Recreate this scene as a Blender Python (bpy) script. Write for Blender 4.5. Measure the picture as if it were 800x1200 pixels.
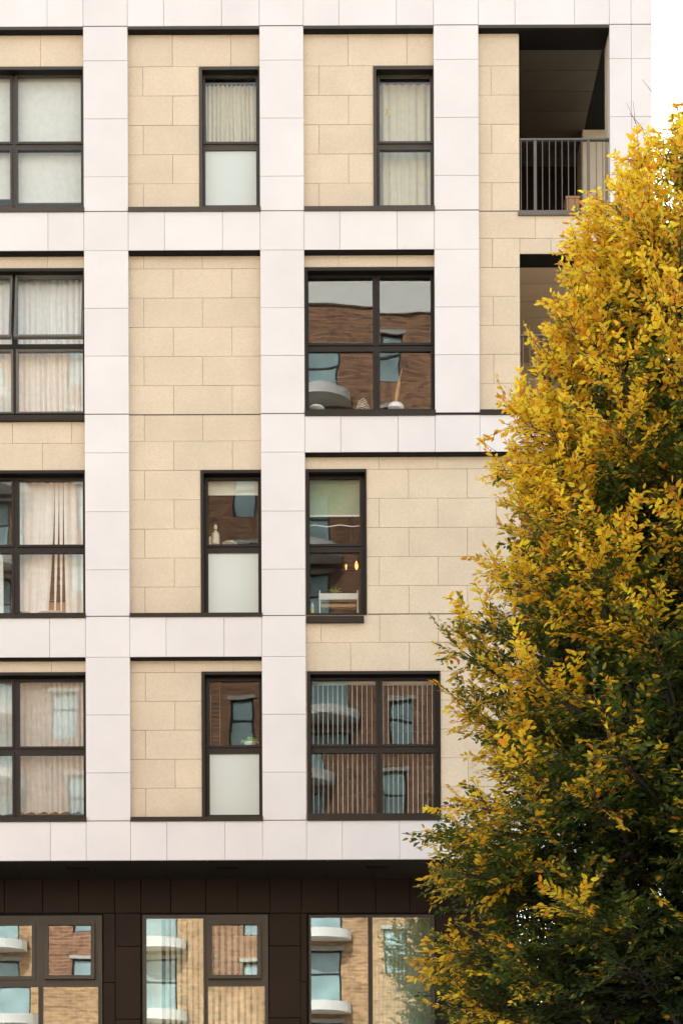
import bpy, math, random
import numpy as np
from mathutils import Vector, Matrix

# ------------------------------------------------------------------ scene, camera, sky, sun, exposure
for o in list(bpy.data.objects):
    bpy.data.objects.remove(o, do_unlink=True)
SC = bpy.context.scene
COL = SC.collection
R = math.radians

D = 25.0            # metres from the camera to the white face of the building
S = 1 / 80.0        # metres per facade unit (one unit is one pixel of the photograph at that face)
XC, YH = 385.0, 1470.0   # facade units straight ahead of the lens
EYE = 1.6
ROLL = 0.004

cam = bpy.data.cameras.new('camera')
cam.sensor_fit = 'HORIZONTAL'
cam.sensor_width = 24.0
cam.lens = 24.0 * D / (800 * S)
cam.shift_x = (400 - XC - ROLL * (YH - 600)) / 800
cam.shift_y = (YH - 600) / 800
cam.clip_end = 2000
camo = bpy.data.objects.new('camera', cam)
COL.objects.link(camo)
camo.location = (0, -D, EYE)
camo.rotation_euler = (Matrix.Rotation(R(90), 4, 'X') @ Matrix.Rotation(-ROLL, 4, 'Z')).to_euler()
SC.camera = camo

SUN_EL, SUN_AZ = R(41), R(-14)      # behind the building, a little to the left
w = bpy.data.worlds.new('World')
SC.world = w
w.use_nodes = True
nt = w.node_tree
sky = nt.nodes.new('ShaderNodeTexSky')
sky.sky_type = 'NISHITA'
sky.sun_disc = False
sky.sun_elevation = SUN_EL
sky.sun_rotation = SUN_AZ
sky.air_density = 1.0
sky.dust_density = 3.0
hs = nt.nodes.new('ShaderNodeHueSaturation')
hs.inputs['Saturation'].default_value = 0.38
nt.links.new(sky.outputs[0], hs.inputs['Color'])
bg = nt.nodes['Background']
bg.inputs['Strength'].default_value = 0.15
nt.links.new(hs.outputs[0], bg.inputs['Color'])

sl = bpy.data.lights.new('sun', 'SUN')
sl.energy = 3.4
sl.angle = R(0.6)
sl.color = (1.0, 0.955, 0.88)
sun = bpy.data.objects.new('sun', sl)
COL.objects.link(sun)
sd = Vector((math.sin(SUN_AZ) * math.cos(SUN_EL), math.cos(SUN_AZ) * math.cos(SUN_EL), math.sin(SUN_EL)))
sun.rotation_euler = sd.to_track_quat('Z', 'Y').to_euler()
sun.location = (0, 0, 60)

SC.view_settings.view_transform = 'Standard'
SC.view_settings.look = 'None'
SC.view_settings.exposure = 2.05
SC.view_settings.gamma = 1
SC.view_settings.use_curve_mapping = False
cy = SC.cycles
cy.use_denoising = True
cy.denoiser = 'OPENIMAGEDENOISE'
cy.max_bounces = 8
cy.diffuse_bounces = 4
cy.glossy_bounces = 4
cy.transmission_bounces = 6
cy.transparent_max_bounces = 24
cy.sample_clamp_indirect = 6.0
cy.caustics_reflective = False
cy.caustics_refractive = False

rng = random.Random(7)
prng = random.Random(21)

# ------------------------------------------------------------------ coordinates measured on the photograph
def ux(x, y):                       # undo the slight roll of the photograph
    return x - ROLL * (y - 600)
def vy(x, y):
    return y + ROLL * (x - 400)
def X(u, d=0.0):
    return (u - XC) * S * (1 + d / D)
def Z(v, d=0.0):
    return EYE + (YH - v) * S * (1 + d / D)

# ------------------------------------------------------------------ mesh helpers
class MB:
    def __init__(s):
        s.v = []; s.f = []
    def quad(s, a, b, c, d):
        n = len(s.v); s.v += [a, b, c, d]; s.f.append((n, n+1, n+2, n+3))
    def box(s, x0, x1, y0, y1, z0, z1):
        n = len(s.v)
        s.v += [(x0,y0,z0),(x1,y0,z0),(x1,y1,z0),(x0,y1,z0),(x0,y0,z1),(x1,y0,z1),(x1,y1,z1),(x0,y1,z1)]
        for q in ((0,1,5,4),(1,2,6,5),(2,3,7,6),(3,0,4,7),(4,5,6,7),(3,2,1,0)):
            s.f.append(tuple(n+i for i in q))
        return s
    def ring(s, x0, x1, z0, z1, a0, a1, c0, c1, y0, y1):
        """frame in the xz plane: outer x0..x1,z0..z1, inner a0..a1,c0..c1, from y0 (front) to y1"""
        n = len(s.v)
        for y in (y0, y1):
            s.v += [(x0,y,z0),(x1,y,z0),(x1,y,z1),(x0,y,z1),(a0,y,c0),(a1,y,c0),(a1,y,c1),(a0,y,c1)]
        for i in range(4):
            j = (i+1) % 4
            s.f.append((n+i, n+j, n+4+j, n+4+i))
            s.f.append((n+8+j, n+8+i, n+12+i, n+12+j))
            s.f.append((n+j, n+i, n+8+i, n+8+j))
            s.f.append((n+4+i, n+4+j, n+12+j, n+12+i))
        return s
    def tube(s, pts, rad, k=6, cap=True):
        pts = [Vector(p) for p in pts]
        base = len(s.v); m = len(pts)
        up = Vector((0.13, 0.31, 0.94))
        for i, p in enumerate(pts):
            t = (pts[min(i+1, m-1)] - pts[max(i-1, 0)])
            if t.length < 1e-9: t = Vector((0,0,1))
            t.normalize()
            a = t.cross(up)
            if a.length < 1e-4: a = t.cross(Vector((1,0,0)))
            a.normalize(); b = t.cross(a)
            r = rad[i] if hasattr(rad, '__len__') else rad
            for q in range(k):
                an = 2*math.pi*q/k
                s.v.append(tuple(p + a*(r*math.cos(an)) + b*(r*math.sin(an))))
        for i in range(m-1):
            for q in range(k):
                q2 = (q+1) % k
                s.f.append((base+i*k+q, base+i*k+q2, base+(i+1)*k+q2, base+(i+1)*k+q))
        if cap:
            s.f.append(tuple(base+q for q in range(k))[::-1])
            s.f.append(tuple(base+(m-1)*k+q for q in range(k)))
        return s
    def lathe(s, cx, cy_, cz, prof, k=20, sx=1, sy=1):
        base = len(s.v); m = len(prof)
        for r, z in prof:
            for q in range(k):
                a = 2*math.pi*q/k
                s.v.append((cx + r*sx*math.cos(a), cy_ + r*sy*math.sin(a), cz+z))
        for i in range(m-1):
            for q in range(k):
                q2 = (q+1) % k
                s.f.append((base+i*k+q, base+i*k+q2, base+(i+1)*k+q2, base+(i+1)*k+q))
        s.f.append(tuple(base+q for q in range(k))[::-1])
        s.f.append(tuple(base+(m-1)*k+q for q in range(k)))
        return s
    def mesh(s, name, mat=None, smooth=False):
        me = bpy.data.meshes.new(name)
        me.from_pydata(s.v, [], s.f)
        if mat: me.materials.append(mat)
        if smooth:
            me.polygons.foreach_set('use_smooth', [True]*len(me.polygons))
        me.update()
        return me
    def build(s, name, mat, parent=None, smooth=False):
        return link(name, s.mesh(name, mat, smooth), parent)

def link(name, data, parent=None, loc=None):
    o = bpy.data.objects.new(name, data)
    COL.objects.link(o)
    if parent: o.parent = parent
    if loc: o.location = loc
    return o
def tag(o, label=None, cat=None, group=None, kind=None):
    if label: o['label'] = label
    if cat: o['category'] = cat
    if group: o['group'] = group
    if kind: o['kind'] = kind
    return o
def empty(name, loc, label=None, cat=None, group=None, parent=None):
    o = link(name, None, parent, loc)
    o.empty_display_size = 0.2
    return tag(o, label, cat, group)

_pan = {}
def panel_mesh(name, w_, h_, t, mat, bev=0.004):
    """chamfered slab, origin at its front-face centre, front looking to -y"""
    key = (name, round(w_, 3), round(h_, 3), round(t, 3), mat.name)
    if key in _pan: return _pan[key]
    w_, h_ = key[1], key[2]
    a, b = w_/2, h_/2
    v = []
    for (yy, k) in ((0, bev), (bev, 0), (t, 0)):
        v += [(-a+k, yy, -b+k), (a-k, yy, -b+k), (a-k, yy, b-k), (-a+k, yy, b-k)]
    f = [(0,1,2,3)]
    for L in (0, 4):
        for i in range(4):
            j = (i+1) % 4
            f.append((L+j, L+i, L+4+i, L+4+j))
    f.append((11,10,9,8))
    me = bpy.data.meshes.new(name)
    me.from_pydata(v, [], f); me.materials.append(mat); me.update()
    _pan[key] = me
    return me
def panel(name, u0, u1, v0, v1, d, t, mat, parent, gap=0.6, bev=0.004, jit=0.0015):
    """slab filling the unit rect minus half a joint on each side, front face at depth d"""
    x0, x1 = X(u0, d) + gap*S/2, X(u1, d) - gap*S/2
    z1, z0 = Z(v0, d) - gap*S/2, Z(v1, d) + gap*S/2
    if x1 - x0 < 0.02 or z1 - z0 < 0.02: return None
    me = panel_mesh(name, x1-x0, z1-z0, t, mat, bev)
    return link(name, me, parent, ((x0+x1)/2, d + rng.uniform(-jit, jit), (z0+z1)/2))

def grid_fill(mb, x0, x1, z0, z1, holes, y0, y1):
    """slab x0..x1, z0..z1 with rectangular holes (x0,x1,z0,z1)"""
    xs = sorted({x0, x1} | {min(max(h[i], x0), x1) for h in holes for i in (0, 1)})
    zs = sorted({z0, z1} | {min(max(h[i], z0), z1) for h in holes for i in (2, 3)})
    def inside(cx, cz):
        return any(h[0] < cx < h[1] and h[2] < cz < h[3] for h in holes)
    for j in range(len(zs)-1):
        run = None
        for i in range(len(xs)-1):
            hole = inside((xs[i]+xs[i+1])/2, (zs[j]+zs[j+1])/2)
            if not hole and run is None: run = xs[i]
            if hole and run is not None:
                mb.box(run, xs[i], y0, y1, zs[j], zs[j+1]); run = None
        if run is not None: mb.box(run, x1, y0, y1, zs[j], zs[j+1])

# ------------------------------------------------------------------ materials
def newmat(name):
    m = bpy.data.materials.new(name); m.use_nodes = True
    return m, m.node_tree, m.node_tree.nodes['Principled BSDF']
def _pos(nt):
    g = nt.nodes.new('ShaderNodeNewGeometry'); return g.outputs['Position']
def _noise(nt, scale, detail=3, rough=0.55, vec=None):
    n = nt.nodes.new('ShaderNodeTexNoise')
    n.inputs['Scale'].default_value = scale; n.inputs['Detail'].default_value = detail
    n.inputs['Roughness'].default_value = rough
    nt.links.new(vec if vec else _pos(nt), n.inputs['Vector'])
    return n.outputs['Fac']
def _map(nt, val, a, b, f0=0.0, f1=1.0):
    n = nt.nodes.new('ShaderNodeMapRange')
    n.inputs['From Min'].default_value = f0; n.inputs['From Max'].default_value = f1
    n.inputs['To Min'].default_value = a; n.inputs['To Max'].default_value = b
    nt.links.new(val, n.inputs['Value'])
    return n.outputs['Result']
def _mul(nt, a, b):
    n = nt.nodes.new('ShaderNodeMath'); n.operation = 'MULTIPLY'
    for i, q in enumerate((a, b)):
        if isinstance(q, (int, float)): n.inputs[i].default_value = q
        else: nt.links.new(q, n.inputs[i])
    return n.outputs[0]
def _scale(nt, color, fac):
    n = nt.nodes.new('ShaderNodeVectorMath'); n.operation = 'SCALE'
    if isinstance(color, tuple): n.inputs[0].default_value = color[:3]
    else: nt.links.new(color, n.inputs[0])
    nt.links.new(fac, n.inputs['Scale'])
    return n.outputs[0]
def _bump(nt, bsdf, h, strength, dist=0.01):
    b = nt.nodes.new('ShaderNodeBump')
    b.inputs['Strength'].default_value = strength; b.inputs['Distance'].default_value = dist
    nt.links.new(h, b.inputs['Height']); nt.links.new(b.outputs[0], bsdf.inputs['Normal'])

def surf(name, col, rough=0.6, metal=0.0, var=0.06, rnd=0.0, nscale=3.0, fine=0.0, fscale=60, bump=0.0, spec=0.5):
    """painted / mineral surface: broad tone drift, per-piece tone, fine speckle, fine relief"""
    m, nt, b = newmat(name)
    f = _map(nt, _noise(nt, nscale, 4), 1-var, 1+var, 0.3, 0.7)
    if rnd:
        oi = nt.nodes.new('ShaderNodeObjectInfo')
        f = _mul(nt, f, _map(nt, oi.outputs['Random'], 1-rnd, 1+rnd))
    if fine:
        f = _mul(nt, f, _map(nt, _noise(nt, fscale, 5, 0.75), 1-fine, 1+fine, 0.32, 0.68))
    nt.links.new(_scale(nt, col, f), b.inputs['Base Color'])
    b.inputs['Roughness'].default_value = rough
    b.inputs['Metallic'].default_value = metal
    b.inputs['Specular IOR Level'].default_value = spec
    if bump:
        _bump(nt, b, _noise(nt, fscale*1.3, 4, 0.7), bump, 0.006)
    return m

M = {}
M['white'] = surf('white_ceramic_panel', (0.675, 0.677, 0.666), 0.55, var=0.04, rnd=0.03, nscale=1.3, fine=0.02, fscale=40)
M['stone'] = surf('tan_stone', (0.62, 0.545, 0.408), 0.85, var=0.05, rnd=0.035, nscale=2.0, fine=0.11, fscale=55, bump=0.35, spec=0.25)
M['core'] = surf('joint_backing', (0.58, 0.55, 0.52), 0.9, var=0.1)
M['stonecore'] = surf('mortar_joint', (0.50, 0.42, 0.30), 0.9, var=0.1)
M['bronze'] = surf('bronze_paint', (0.021, 0.018, 0.014), 0.42, var=0.10, nscale=5, fine=0.05, fscale=90, spec=0.22)
M['bronzegrey'] = surf('grey_bronze_paint', (0.050, 0.045, 0.034), 0.42, var=0.10, nscale=5, fine=0.05, fscale=90, spec=0.35)
M['black'] = surf('black_reveal_paint', (0.008, 0.007, 0.007), 0.6, var=0.1, spec=0.12)
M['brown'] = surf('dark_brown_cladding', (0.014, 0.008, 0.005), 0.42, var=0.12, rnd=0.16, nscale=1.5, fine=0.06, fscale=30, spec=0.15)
M['soffit'] = surf('dark_soffit_board', (0.020, 0.015, 0.010), 0.6, var=0.1, rnd=0.08, spec=0.2)
M['boardShaded'] = surf('shaded_ceiling_board', (0.075, 0.062, 0.043), 0.6, var=0.1, rnd=0.10)  # top loggia ceiling: its shade is put into the board colour
M['boardLit'] = surf('lit_ceiling_board', (0.50, 0.38, 0.27), 0.6, var=0.06, rnd=0.05)  # lower loggia ceilings: the light on them is put into the colour
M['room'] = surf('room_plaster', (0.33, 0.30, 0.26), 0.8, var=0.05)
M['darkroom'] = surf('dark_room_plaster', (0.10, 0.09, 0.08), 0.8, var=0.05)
M['rail'] = surf('grey_rail_skylit_sash_paint', (0.12, 0.115, 0.10), 0.4, var=0.06, spec=0.3)
M['concrete'] = surf('pale_concrete', (0.45, 0.43, 0.40), 0.8, var=0.08, fine=0.06, fscale=20)
M['asphalt'] = surf('asphalt', (0.055, 0.055, 0.056), 0.9, var=0.15, nscale=0.5, fine=0.2, fscale=25)
M['paving'] = surf('paving_slabs', (0.30, 0.28, 0.25), 0.85, var=0.1, nscale=0.8, fine=0.1, fscale=20)
M['ground'] = surf('ground_soil', (0.16, 0.15, 0.11), 0.95, var=0.25, nscale=0.1, fine=0.15, fscale=3)
M['wood'] = surf('warm_wood', (0.42, 0.24, 0.11), 0.55, var=0.15, nscale=6)
M['ivory'] = surf('ivory_ceramic', (0.72, 0.68, 0.58), 0.3, var=0.04)
M['whitepaint'] = surf('white_paint', (0.78, 0.77, 0.74), 0.4, var=0.03)
M['orange'] = surf('orange_fruit', (0.75, 0.22, 0.03), 0.45, var=0.1, nscale=30)
M['green'] = surf('houseplant_leaf', (0.20, 0.42, 0.05), 0.5, var=0.25, nscale=30)
M['gold'] = surf('gold_foil', (0.62, 0.42, 0.12), 0.35, metal=0.6, var=0.2, nscale=60)
M['yellow'] = surf('yellow_plastic', (0.70, 0.62, 0.06), 0.4, var=0.05)
M['dark'] = surf('dark_object', (0.03, 0.028, 0.026), 0.5, var=0.1)
M['bark'] = surf('hornbeam_bark', (0.040, 0.031, 0.024), 0.9, var=0.25, nscale=8, fine=0.2, fscale=40, bump=0.5)
M['wicker'] = surf('wicker_cane', (0.36, 0.22, 0.11), 0.6, var=0.2, nscale=40)

def glass(name, ior, tint, wob=0.10, wscale=1.6):
    """thin window glass: part of the light passes straight through, part is mirrored"""
    m, nt, b = newmat(name)
    nt.nodes.remove(b)
    out = nt.nodes['Material Output']
    tr = nt.nodes.new('ShaderNodeBsdfTransparent'); tr.inputs[0].default_value = (*tint, 1)
    gl = nt.nodes.new('ShaderNodeBsdfGlossy'); gl.inputs['Roughness'].default_value = 0.0
    gl.inputs['Color'].default_value = (0.93, 0.98, 0.95, 1)
    fr = nt.nodes.new('ShaderNodeFresnel'); fr.inputs['IOR'].default_value = ior
    mx = nt.nodes.new('ShaderNodeMixShader')
    bp = nt.nodes.new('ShaderNodeBump'); bp.inputs['Strength'].default_value = wob; bp.inputs['Distance'].default_value = 0.010
    nt.links.new(_noise(nt, wscale, 1.0, 0.4), bp.inputs['Height'])
    nt.links.new(bp.outputs[0], gl.inputs['Normal'])
    ge = nt.nodes.new('ShaderNodeNewGeometry')          # only the outer face mirrors, the inner face lets light through
    iv = nt.nodes.new('ShaderNodeMath'); iv.operation = 'SUBTRACT'; iv.inputs[0].default_value = 1.0
    nt.links.new(ge.outputs['Backfacing'], iv.inputs[1])
    nt.links.new(_mul(nt, fr.outputs[0], iv.outputs[0]), mx.inputs[0]); nt.links.new(tr.outputs[0], mx.inputs[1]); nt.links.new(gl.outputs[0], mx.inputs[2])
    nt.links.new(mx.outputs[0], out.inputs['Surface'])
    return m
M['glass'] = glass('window_glass', 1.75, (0.955, 0.975, 0.965))
M['clearglass'] = glass('clear_window_glass', 1.55, (0.94, 0.97, 0.955))
M['gglass'] = glass('coated_window_glass', 2.45, (0.90, 0.95, 0.93), 0.07, 1.2)
def cloth(name, col, trans=0.4, var=0.05):
    m, nt, b = newmat(name)
    nt.nodes.remove(b)
    out = nt.nodes['Material Output']
    df = nt.nodes.new('ShaderNodeBsdfDiffuse'); tl = nt.nodes.new('ShaderNodeBsdfTranslucent')
    c = _scale(nt, col, _map(nt, _noise(nt, 12, 4), 1-var, 1+var, 0.3, 0.7))
    nt.links.new(c, df.inputs[0]); nt.links.new(c, tl.inputs[0])
    mx = nt.nodes.new('ShaderNodeMixShader'); mx.inputs[0].default_value = trans
    nt.links.new(df.outputs[0], mx.inputs[1]); nt.links.new(tl.outputs[0], mx.inputs[2])
    nt.links.new(mx.outputs[0], out.inputs['Surface'])
    return m
def sheer(name, col, open_=0.35):
    m = cloth(name, col, 0.3)
    nt = m.node_tree; out = nt.nodes['Material Output']
    src = out.inputs['Surface'].links[0].from_socket
    tr = nt.nodes.new('ShaderNodeBsdfTransparent')
    mx = nt.nodes.new('ShaderNodeMixShader'); mx.inputs[0].default_value = open_
    nt.links.new(src, mx.inputs[1]); nt.links.new(tr.outputs[0], mx.inputs[2])
    nt.links.new(mx.outputs[0], out.inputs['Surface'])
    return m
M['blind'] = cloth('white_roller_blind_fabric', (0.85, 0.86, 0.81), 0.15)
M['greenblind'] = cloth('pale_green_blind_fabric', (0.42, 0.50, 0.36), 0.2)
M['curtain'] = cloth('white_curtain_fabric', (0.90, 0.90, 0.88), 0.08)
M['beige'] = cloth('beige_curtain_fabric', (0.76, 0.72, 0.56), 0.08)
M['sheer'] = sheer('sheer_net_fabric', (0.90, 0.90, 0.87), 0.15)
M['cream'] = cloth('cream_slat_fabric', (0.74, 0.71, 0.58), 0.2)
M['greenslat'] = cloth('pale_green_slat_fabric', (0.42, 0.47, 0.36), 0.2)
M['slat'] = cloth('pale_slat_fabric', (0.80, 0.80, 0.78), 0.2)
M['browncloth'] = cloth('brown_fabric', (0.16, 0.075, 0.035), 0.1)
# frosted lower pane: opaque pale film with the gloss of the glass
m, nt, b = newmat('frosted_glass'); M['frost'] = m
nt.links.new(_scale(nt, (0.56, 0.64, 0.60), _map(nt, _noise(nt, 2.0, 2), 0.97, 1.03)), b.inputs['Base Color'])
b.inputs['Roughness'].default_value = 0.22
# brick of the opposite building, laid out in the wall's own plane
def brick(name, c1, c2, mortar):
    m, nt, b = newmat(name)
    sp = nt.nodes.new('ShaderNodeSeparateXYZ'); nt.links.new(_pos(nt), sp.inputs[0])
    cb = nt.nodes.new('ShaderNodeCombineXYZ')
    ad = nt.nodes.new('ShaderNodeMath'); ad.operation = 'ADD'
    nt.links.new(sp.outputs['X'], ad.inputs[0]); nt.links.new(sp.outputs['Y'], ad.inputs[1])
    nt.links.new(ad.outputs[0], cb.inputs['X']); nt.links.new(sp.outputs['Z'], cb.inputs['Y'])
    br = nt.nodes.new('ShaderNodeTexBrick')
    br.inputs['Scale'].default_value = 1.0
    br.inputs['Brick Width'].default_value = 0.44; br.inputs['Row Height'].default_value = 0.15
    br.inputs['Mortar Size'].default_value = 0.014
    br.inputs['Color1'].default_value = (*c1, 1); br.inputs['Color2'].default_value = (*c2, 1)
    br.inputs['Mortar'].default_value = (*mortar, 1)
    nt.links.new(cb.outputs[0], br.inputs['Vector'])
    mp = nt.nodes.new('ShaderNodeMapping'); mp.inputs['Scale'].default_value = (2.2, 2.2, 6.5)
    nt.links.new(_pos(nt), mp.inputs['Vector'])
    f = _mul(nt, _map(nt, _noise(nt, 0.5, 4, 0.7), 0.8, 1.2, 0.3, 0.7), _map(nt, _noise(nt, 1.0, 2, 0.5, mp.outputs[0]), 0.62, 1.18, 0.34, 0.56))
    nt.links.new(_scale(nt, br.outputs['Color'], f), b.inputs['Base Color'])
    b.inputs['Roughness'].default_value = 0.9
    return m
M['brick'] = brick('orange_brown_brick', (0.36, 0.165, 0.085), (0.23, 0.10, 0.055), (0.34, 0.26, 0.19))
M['brickT'] = brick('tan_brick', (0.54, 0.31, 0.15), (0.42, 0.23, 0.11), (0.48, 0.39, 0.28))
m, nt, b = newmat('far_window_glass'); M['farglass'] = m
nt.links.new(_scale(nt, (0.30, 0.42, 0.44), _map(nt, _noise(nt, 0.6, 2), 0.6, 1.3, 0.3, 0.7)), b.inputs['Base Color'])
b.inputs['Roughness'].default_value = 0.08
m, nt, b = newmat('lamp_glow'); M['glow'] = m
b.inputs['Base Color'].default_value = (0.8, 0.35, 0.1, 1)
b.inputs['Emission Color'].default_value = (1.0, 0.42, 0.12, 1)
b.inputs['Emission Strength'].default_value = 0.5

# ------------------------------------------------------------------ ground and street
GS = MB(); GS.quad((-600,-600,0),(600,-600,0),(600,600,0),(-600,600,0))
tag(GS.build('ground', M['ground']), kind='structure')
RS = MB(); RS.quad((-600,-27,0.004),(600,-27,0.004),(600,-13,0.004),(-600,-13,0.004))
tag(RS.build('road', M['asphalt']), kind='structure')
for nm, a, b_ in (('pavement', -13, 1.2), ('pavement', -44.5, -27)):
    PV = MB(); PV.box(-60, 60, a, b_, -0.05, 0.13)
    tag(PV.build(nm, M['paving']), kind='structure')

# ------------------------------------------------------------------ the apartment building
BLD = empty('apartment_building', (X(330), 6, 0.0),
            'pale modern apartment block with white panel frame, tan stone infill and dark recessed lower storey', 'building')
BLD_OFF = Vector(BLD.location)
def part(o):          # keep world placement under the building's empty
    o.matrix_parent_inverse = Matrix.Translation(-BLD_OFF)
    return o
def bpart(name, mb, mat, smooth=False):
    return part(mb.build(name, mat, BLD, smooth))

# measured lines
L0 = -112.0
PA, PB, PC, PD = (99.5, 151.5), (306.0, 357.5), (510.0, 562.5), (716.0, 766.0)
COL1, COL2, COL3 = (-54.0, 99.5), (151.5, 306.0), (357.5, 510.0)
V = dict(top=-46.0, a=29.3, b=246.4, c=292.3, d=486.4, e=530.0, f=721.2, g=769.3, h=961.3, i=1007.7)
DS, DC = 0.12, 0.165          # depth of the stone face and of the wall core
OPEN = [  # recesses in the white frame: u0,u1,v0,v1
    (COL1[0], COL1[1], V['a'], V['b']), (COL2[0], COL2[1], V['a'], V['b']), (COL3[0], COL3[1], V['a'], V['b']),
    (PC[1], PD[0], V['a'], V['d']),
    (COL1[0], COL1[1], V['c'], V['f']), (COL2[0], COL2[1], V['c'], V['f']), (COL3[0], COL3[1], V['c'], V['d']),
    (COL3[0], PD[0], V['e'], V['h']),
    (COL1[0], COL1[1], V['g'], V['h']), (COL2[0], COL2[1], V['g'], V['h'])]

# window data in raw photograph pixels: outer rect, glass columns, glass rows
WIN = [
 dict(id='R1C1', r=(-53, 98, 77.5, 242.5), gx=[(-48, 12), (21, 95)], gy=[(89, 166.5), (176.5, 241)]),
 dict(id='R1C2', r=(233.5, 304, 77.5, 242.5), gx=[(240.5, 300)], gy=[(89.5, 166.5), (176.5, 241)]),
 dict(id='R1C3', r=(437.5, 508.5, 77, 242), gx=[(445, 504)], gy=[(88.5, 166), (176, 241)]),
 dict(id='R2C1', r=(-53, 98.5, 314, 484), gx=[(-46, 13), (21.5, 97)], gy=[(326, 402), (412.5, 483)]),
 dict(id='R2C3', r=(357, 509.5, 313, 481), gx=[(361.5, 436.5), (445, 504.5)], gy=[(325.5, 402.5), (412.5, 480)]),
 dict(id='R3C1', r=(-52, 99.7, 551, 719.5), gx=[(-46, 14), (23, 97.5)], gy=[(563, 639), (649, 719)]),
 dict(id='R3C2', r=(235.3, 306.6, 550.5, 719.5), gx=[(244, 302.5)], gy=[(562.5, 638.5), (648.5, 719)]),
 dict(id='R3C3', r=(358.5, 429.3, 549.5, 719.5), gx=[(363, 421.5)], gy=[(561.5, 638), (648, 719)]),
 dict(id='R4C1', r=(-51, 101, 788, 957.5), gx=[(-46, 14.5), (23.5, 98)], gy=[(799.5, 875.5), (885.5, 956)]),
 dict(id='R4C2', r=(236.5, 308, 787, 957), gx=[(245.5, 303.5)], gy=[(799, 874), (884, 955.5)]),
 dict(id='R4C3', r=(360.3, 516, 786.5, 955.5), gx=[(365, 440), (448, 508)], gy=[(797.5, 873), (883, 954)]),
]
for q in WIN:
    x0, x1, y0, y1 = q['r']
    cx, cyy = (x0+x1)/2, (y0+y1)/2
    q['u0'], q['u1'], q['v0'], q['v1'] = ux(x0, cyy), ux(x1, cyy), vy(cx, y0), vy(cx, y1)
    q['gu'] = [(ux(a, cyy), ux(b, cyy)) for a, b in q['gx']]
    q['gv'] = [(vy(cx, a), vy(cx, b)) for a, b in q['gy']]
LOG = [ # loggia openings in units: v0 (head), v1 (floor)
 dict(v0=V['a']-2, v1=248.0, head=60.0), dict(v0=298.0, v1=484.0, head=312.0),
 dict(v0=541.5, v1=721.0, head=553.0), dict(v0=781.0, v1=957.0, head=790.0)]
LU0, LU1 = 610.0, PD[0]

# core of the stone infill, with real window openings
core = MB()
holes = []
for q in WIN:
    holes.append((X(q['u0']+3.2, DS), X(q['u1']-1.0, DS), Z(q['v1'], DS), Z(q['v0']+3.6, DS)))
for q in LOG:
    holes.append((X(LU0, DS), X(LU1+60, DS), Z(q['v1']+2, DS), Z(q['v0'], DS)))
grid_fill(core, X(L0), X(PD[0]+8), Z(V['h'] + 20), Z(V['top']), holes, DC, 0.32)
stone_wall = bpart('stone_wall', core, M['stonecore'])

# core of the white frame
fr = MB()
fh = [(X(a), X(b), Z(d_), Z(c_)) for a, b, c_, d_ in OPEN]
grid_fill(fr, X(L0)+0.01, X(PD[1])-0.01, Z(V['i'])+0.012, Z(V['top']), [(h[0]-0.012, h[1]+0.012, h[2]-0.012, h[3]+0.012) for h in fh], 0.035, DC)
frame_core = bpart('facade_frame', fr, M['core'])

def fpanel(name, *a, **k):
    o = panel(name, *a, **k)
    if o:
        o.matrix_parent_inverse = Matrix.Translation(-BLD_OFF) if o.parent is BLD else Matrix.Identity(4)
    return o
# parts of the building whose own origin is the world origin: children need no inverse
def white(u0, u1, v0, v1, gap=0.32):
    fpanel('cladding_panel', u0, u1, v0, v1, 0.0, 0.034, M['white'], frame_core, gap=gap)
def joints_between(l, r):                       # panel joints of a band above an opening
    wd = r - l
    return [l, l + 0.275*wd, l + 0.715*wd, r]
def band(v0, v1, spans):
    for s_ in spans:
        for a, b in zip(s_[:-1], s_[1:]):
            white(a, b, v0, v1)
C1J = [-54.0, -11.0, 57.5, 99.5]
full = [[L0, -54.0], C1J, list(PA), joints_between(*COL2), list(PB), joints_between(*COL3)]
end = [list(PC), [562.5, 605.5, 675, 716.0], [716.0, 741.5, 766.0]]
band(-24, V['a'], full + end); band(V['top'], -24, full + end)
band(V['b'], V['c'], full + [list(PC)])
band(V['d'], V['e'], [joints_between(*COL3), list(PC), [562.5, 605.5, 675, 716.0]])
band(V['f'], V['g'], full[:4])
band(V['h'], V['i'], full + end)
# pilasters (their crossings with the bands are panels of the bands above where the band runs through)
JY = [V['a'], 69.5, 137.6, 205.7, V['b'], V['c'], 360, 416, V['d']-2.2, 529.5, 598.6, 666.8, V['f'], V['g'], 837, 905, V['h']]
def pil(u0, u1, skip, vmax=V['h']):
    for a, b in zip(JY[:-1], JY[1:]):
        if b > vmax + 1: break
        if (round(a), round(b)) in skip: continue
        white(u0, u1, a, b)
bandskip = {(round(V['b']), round(V['c'])), (round(V['f']), round(V['g']))}
pil(L0, -54.0, bandskip); pil(*PA, bandskip)
pil(*PB, {(round(V['b']), round(V['c']))})
pil(*PC, bandskip, vmax=V['d'])
for a, b in ((716.0, 741.5), (741.5, 766.0)):
    pil(a, b, set())

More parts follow.
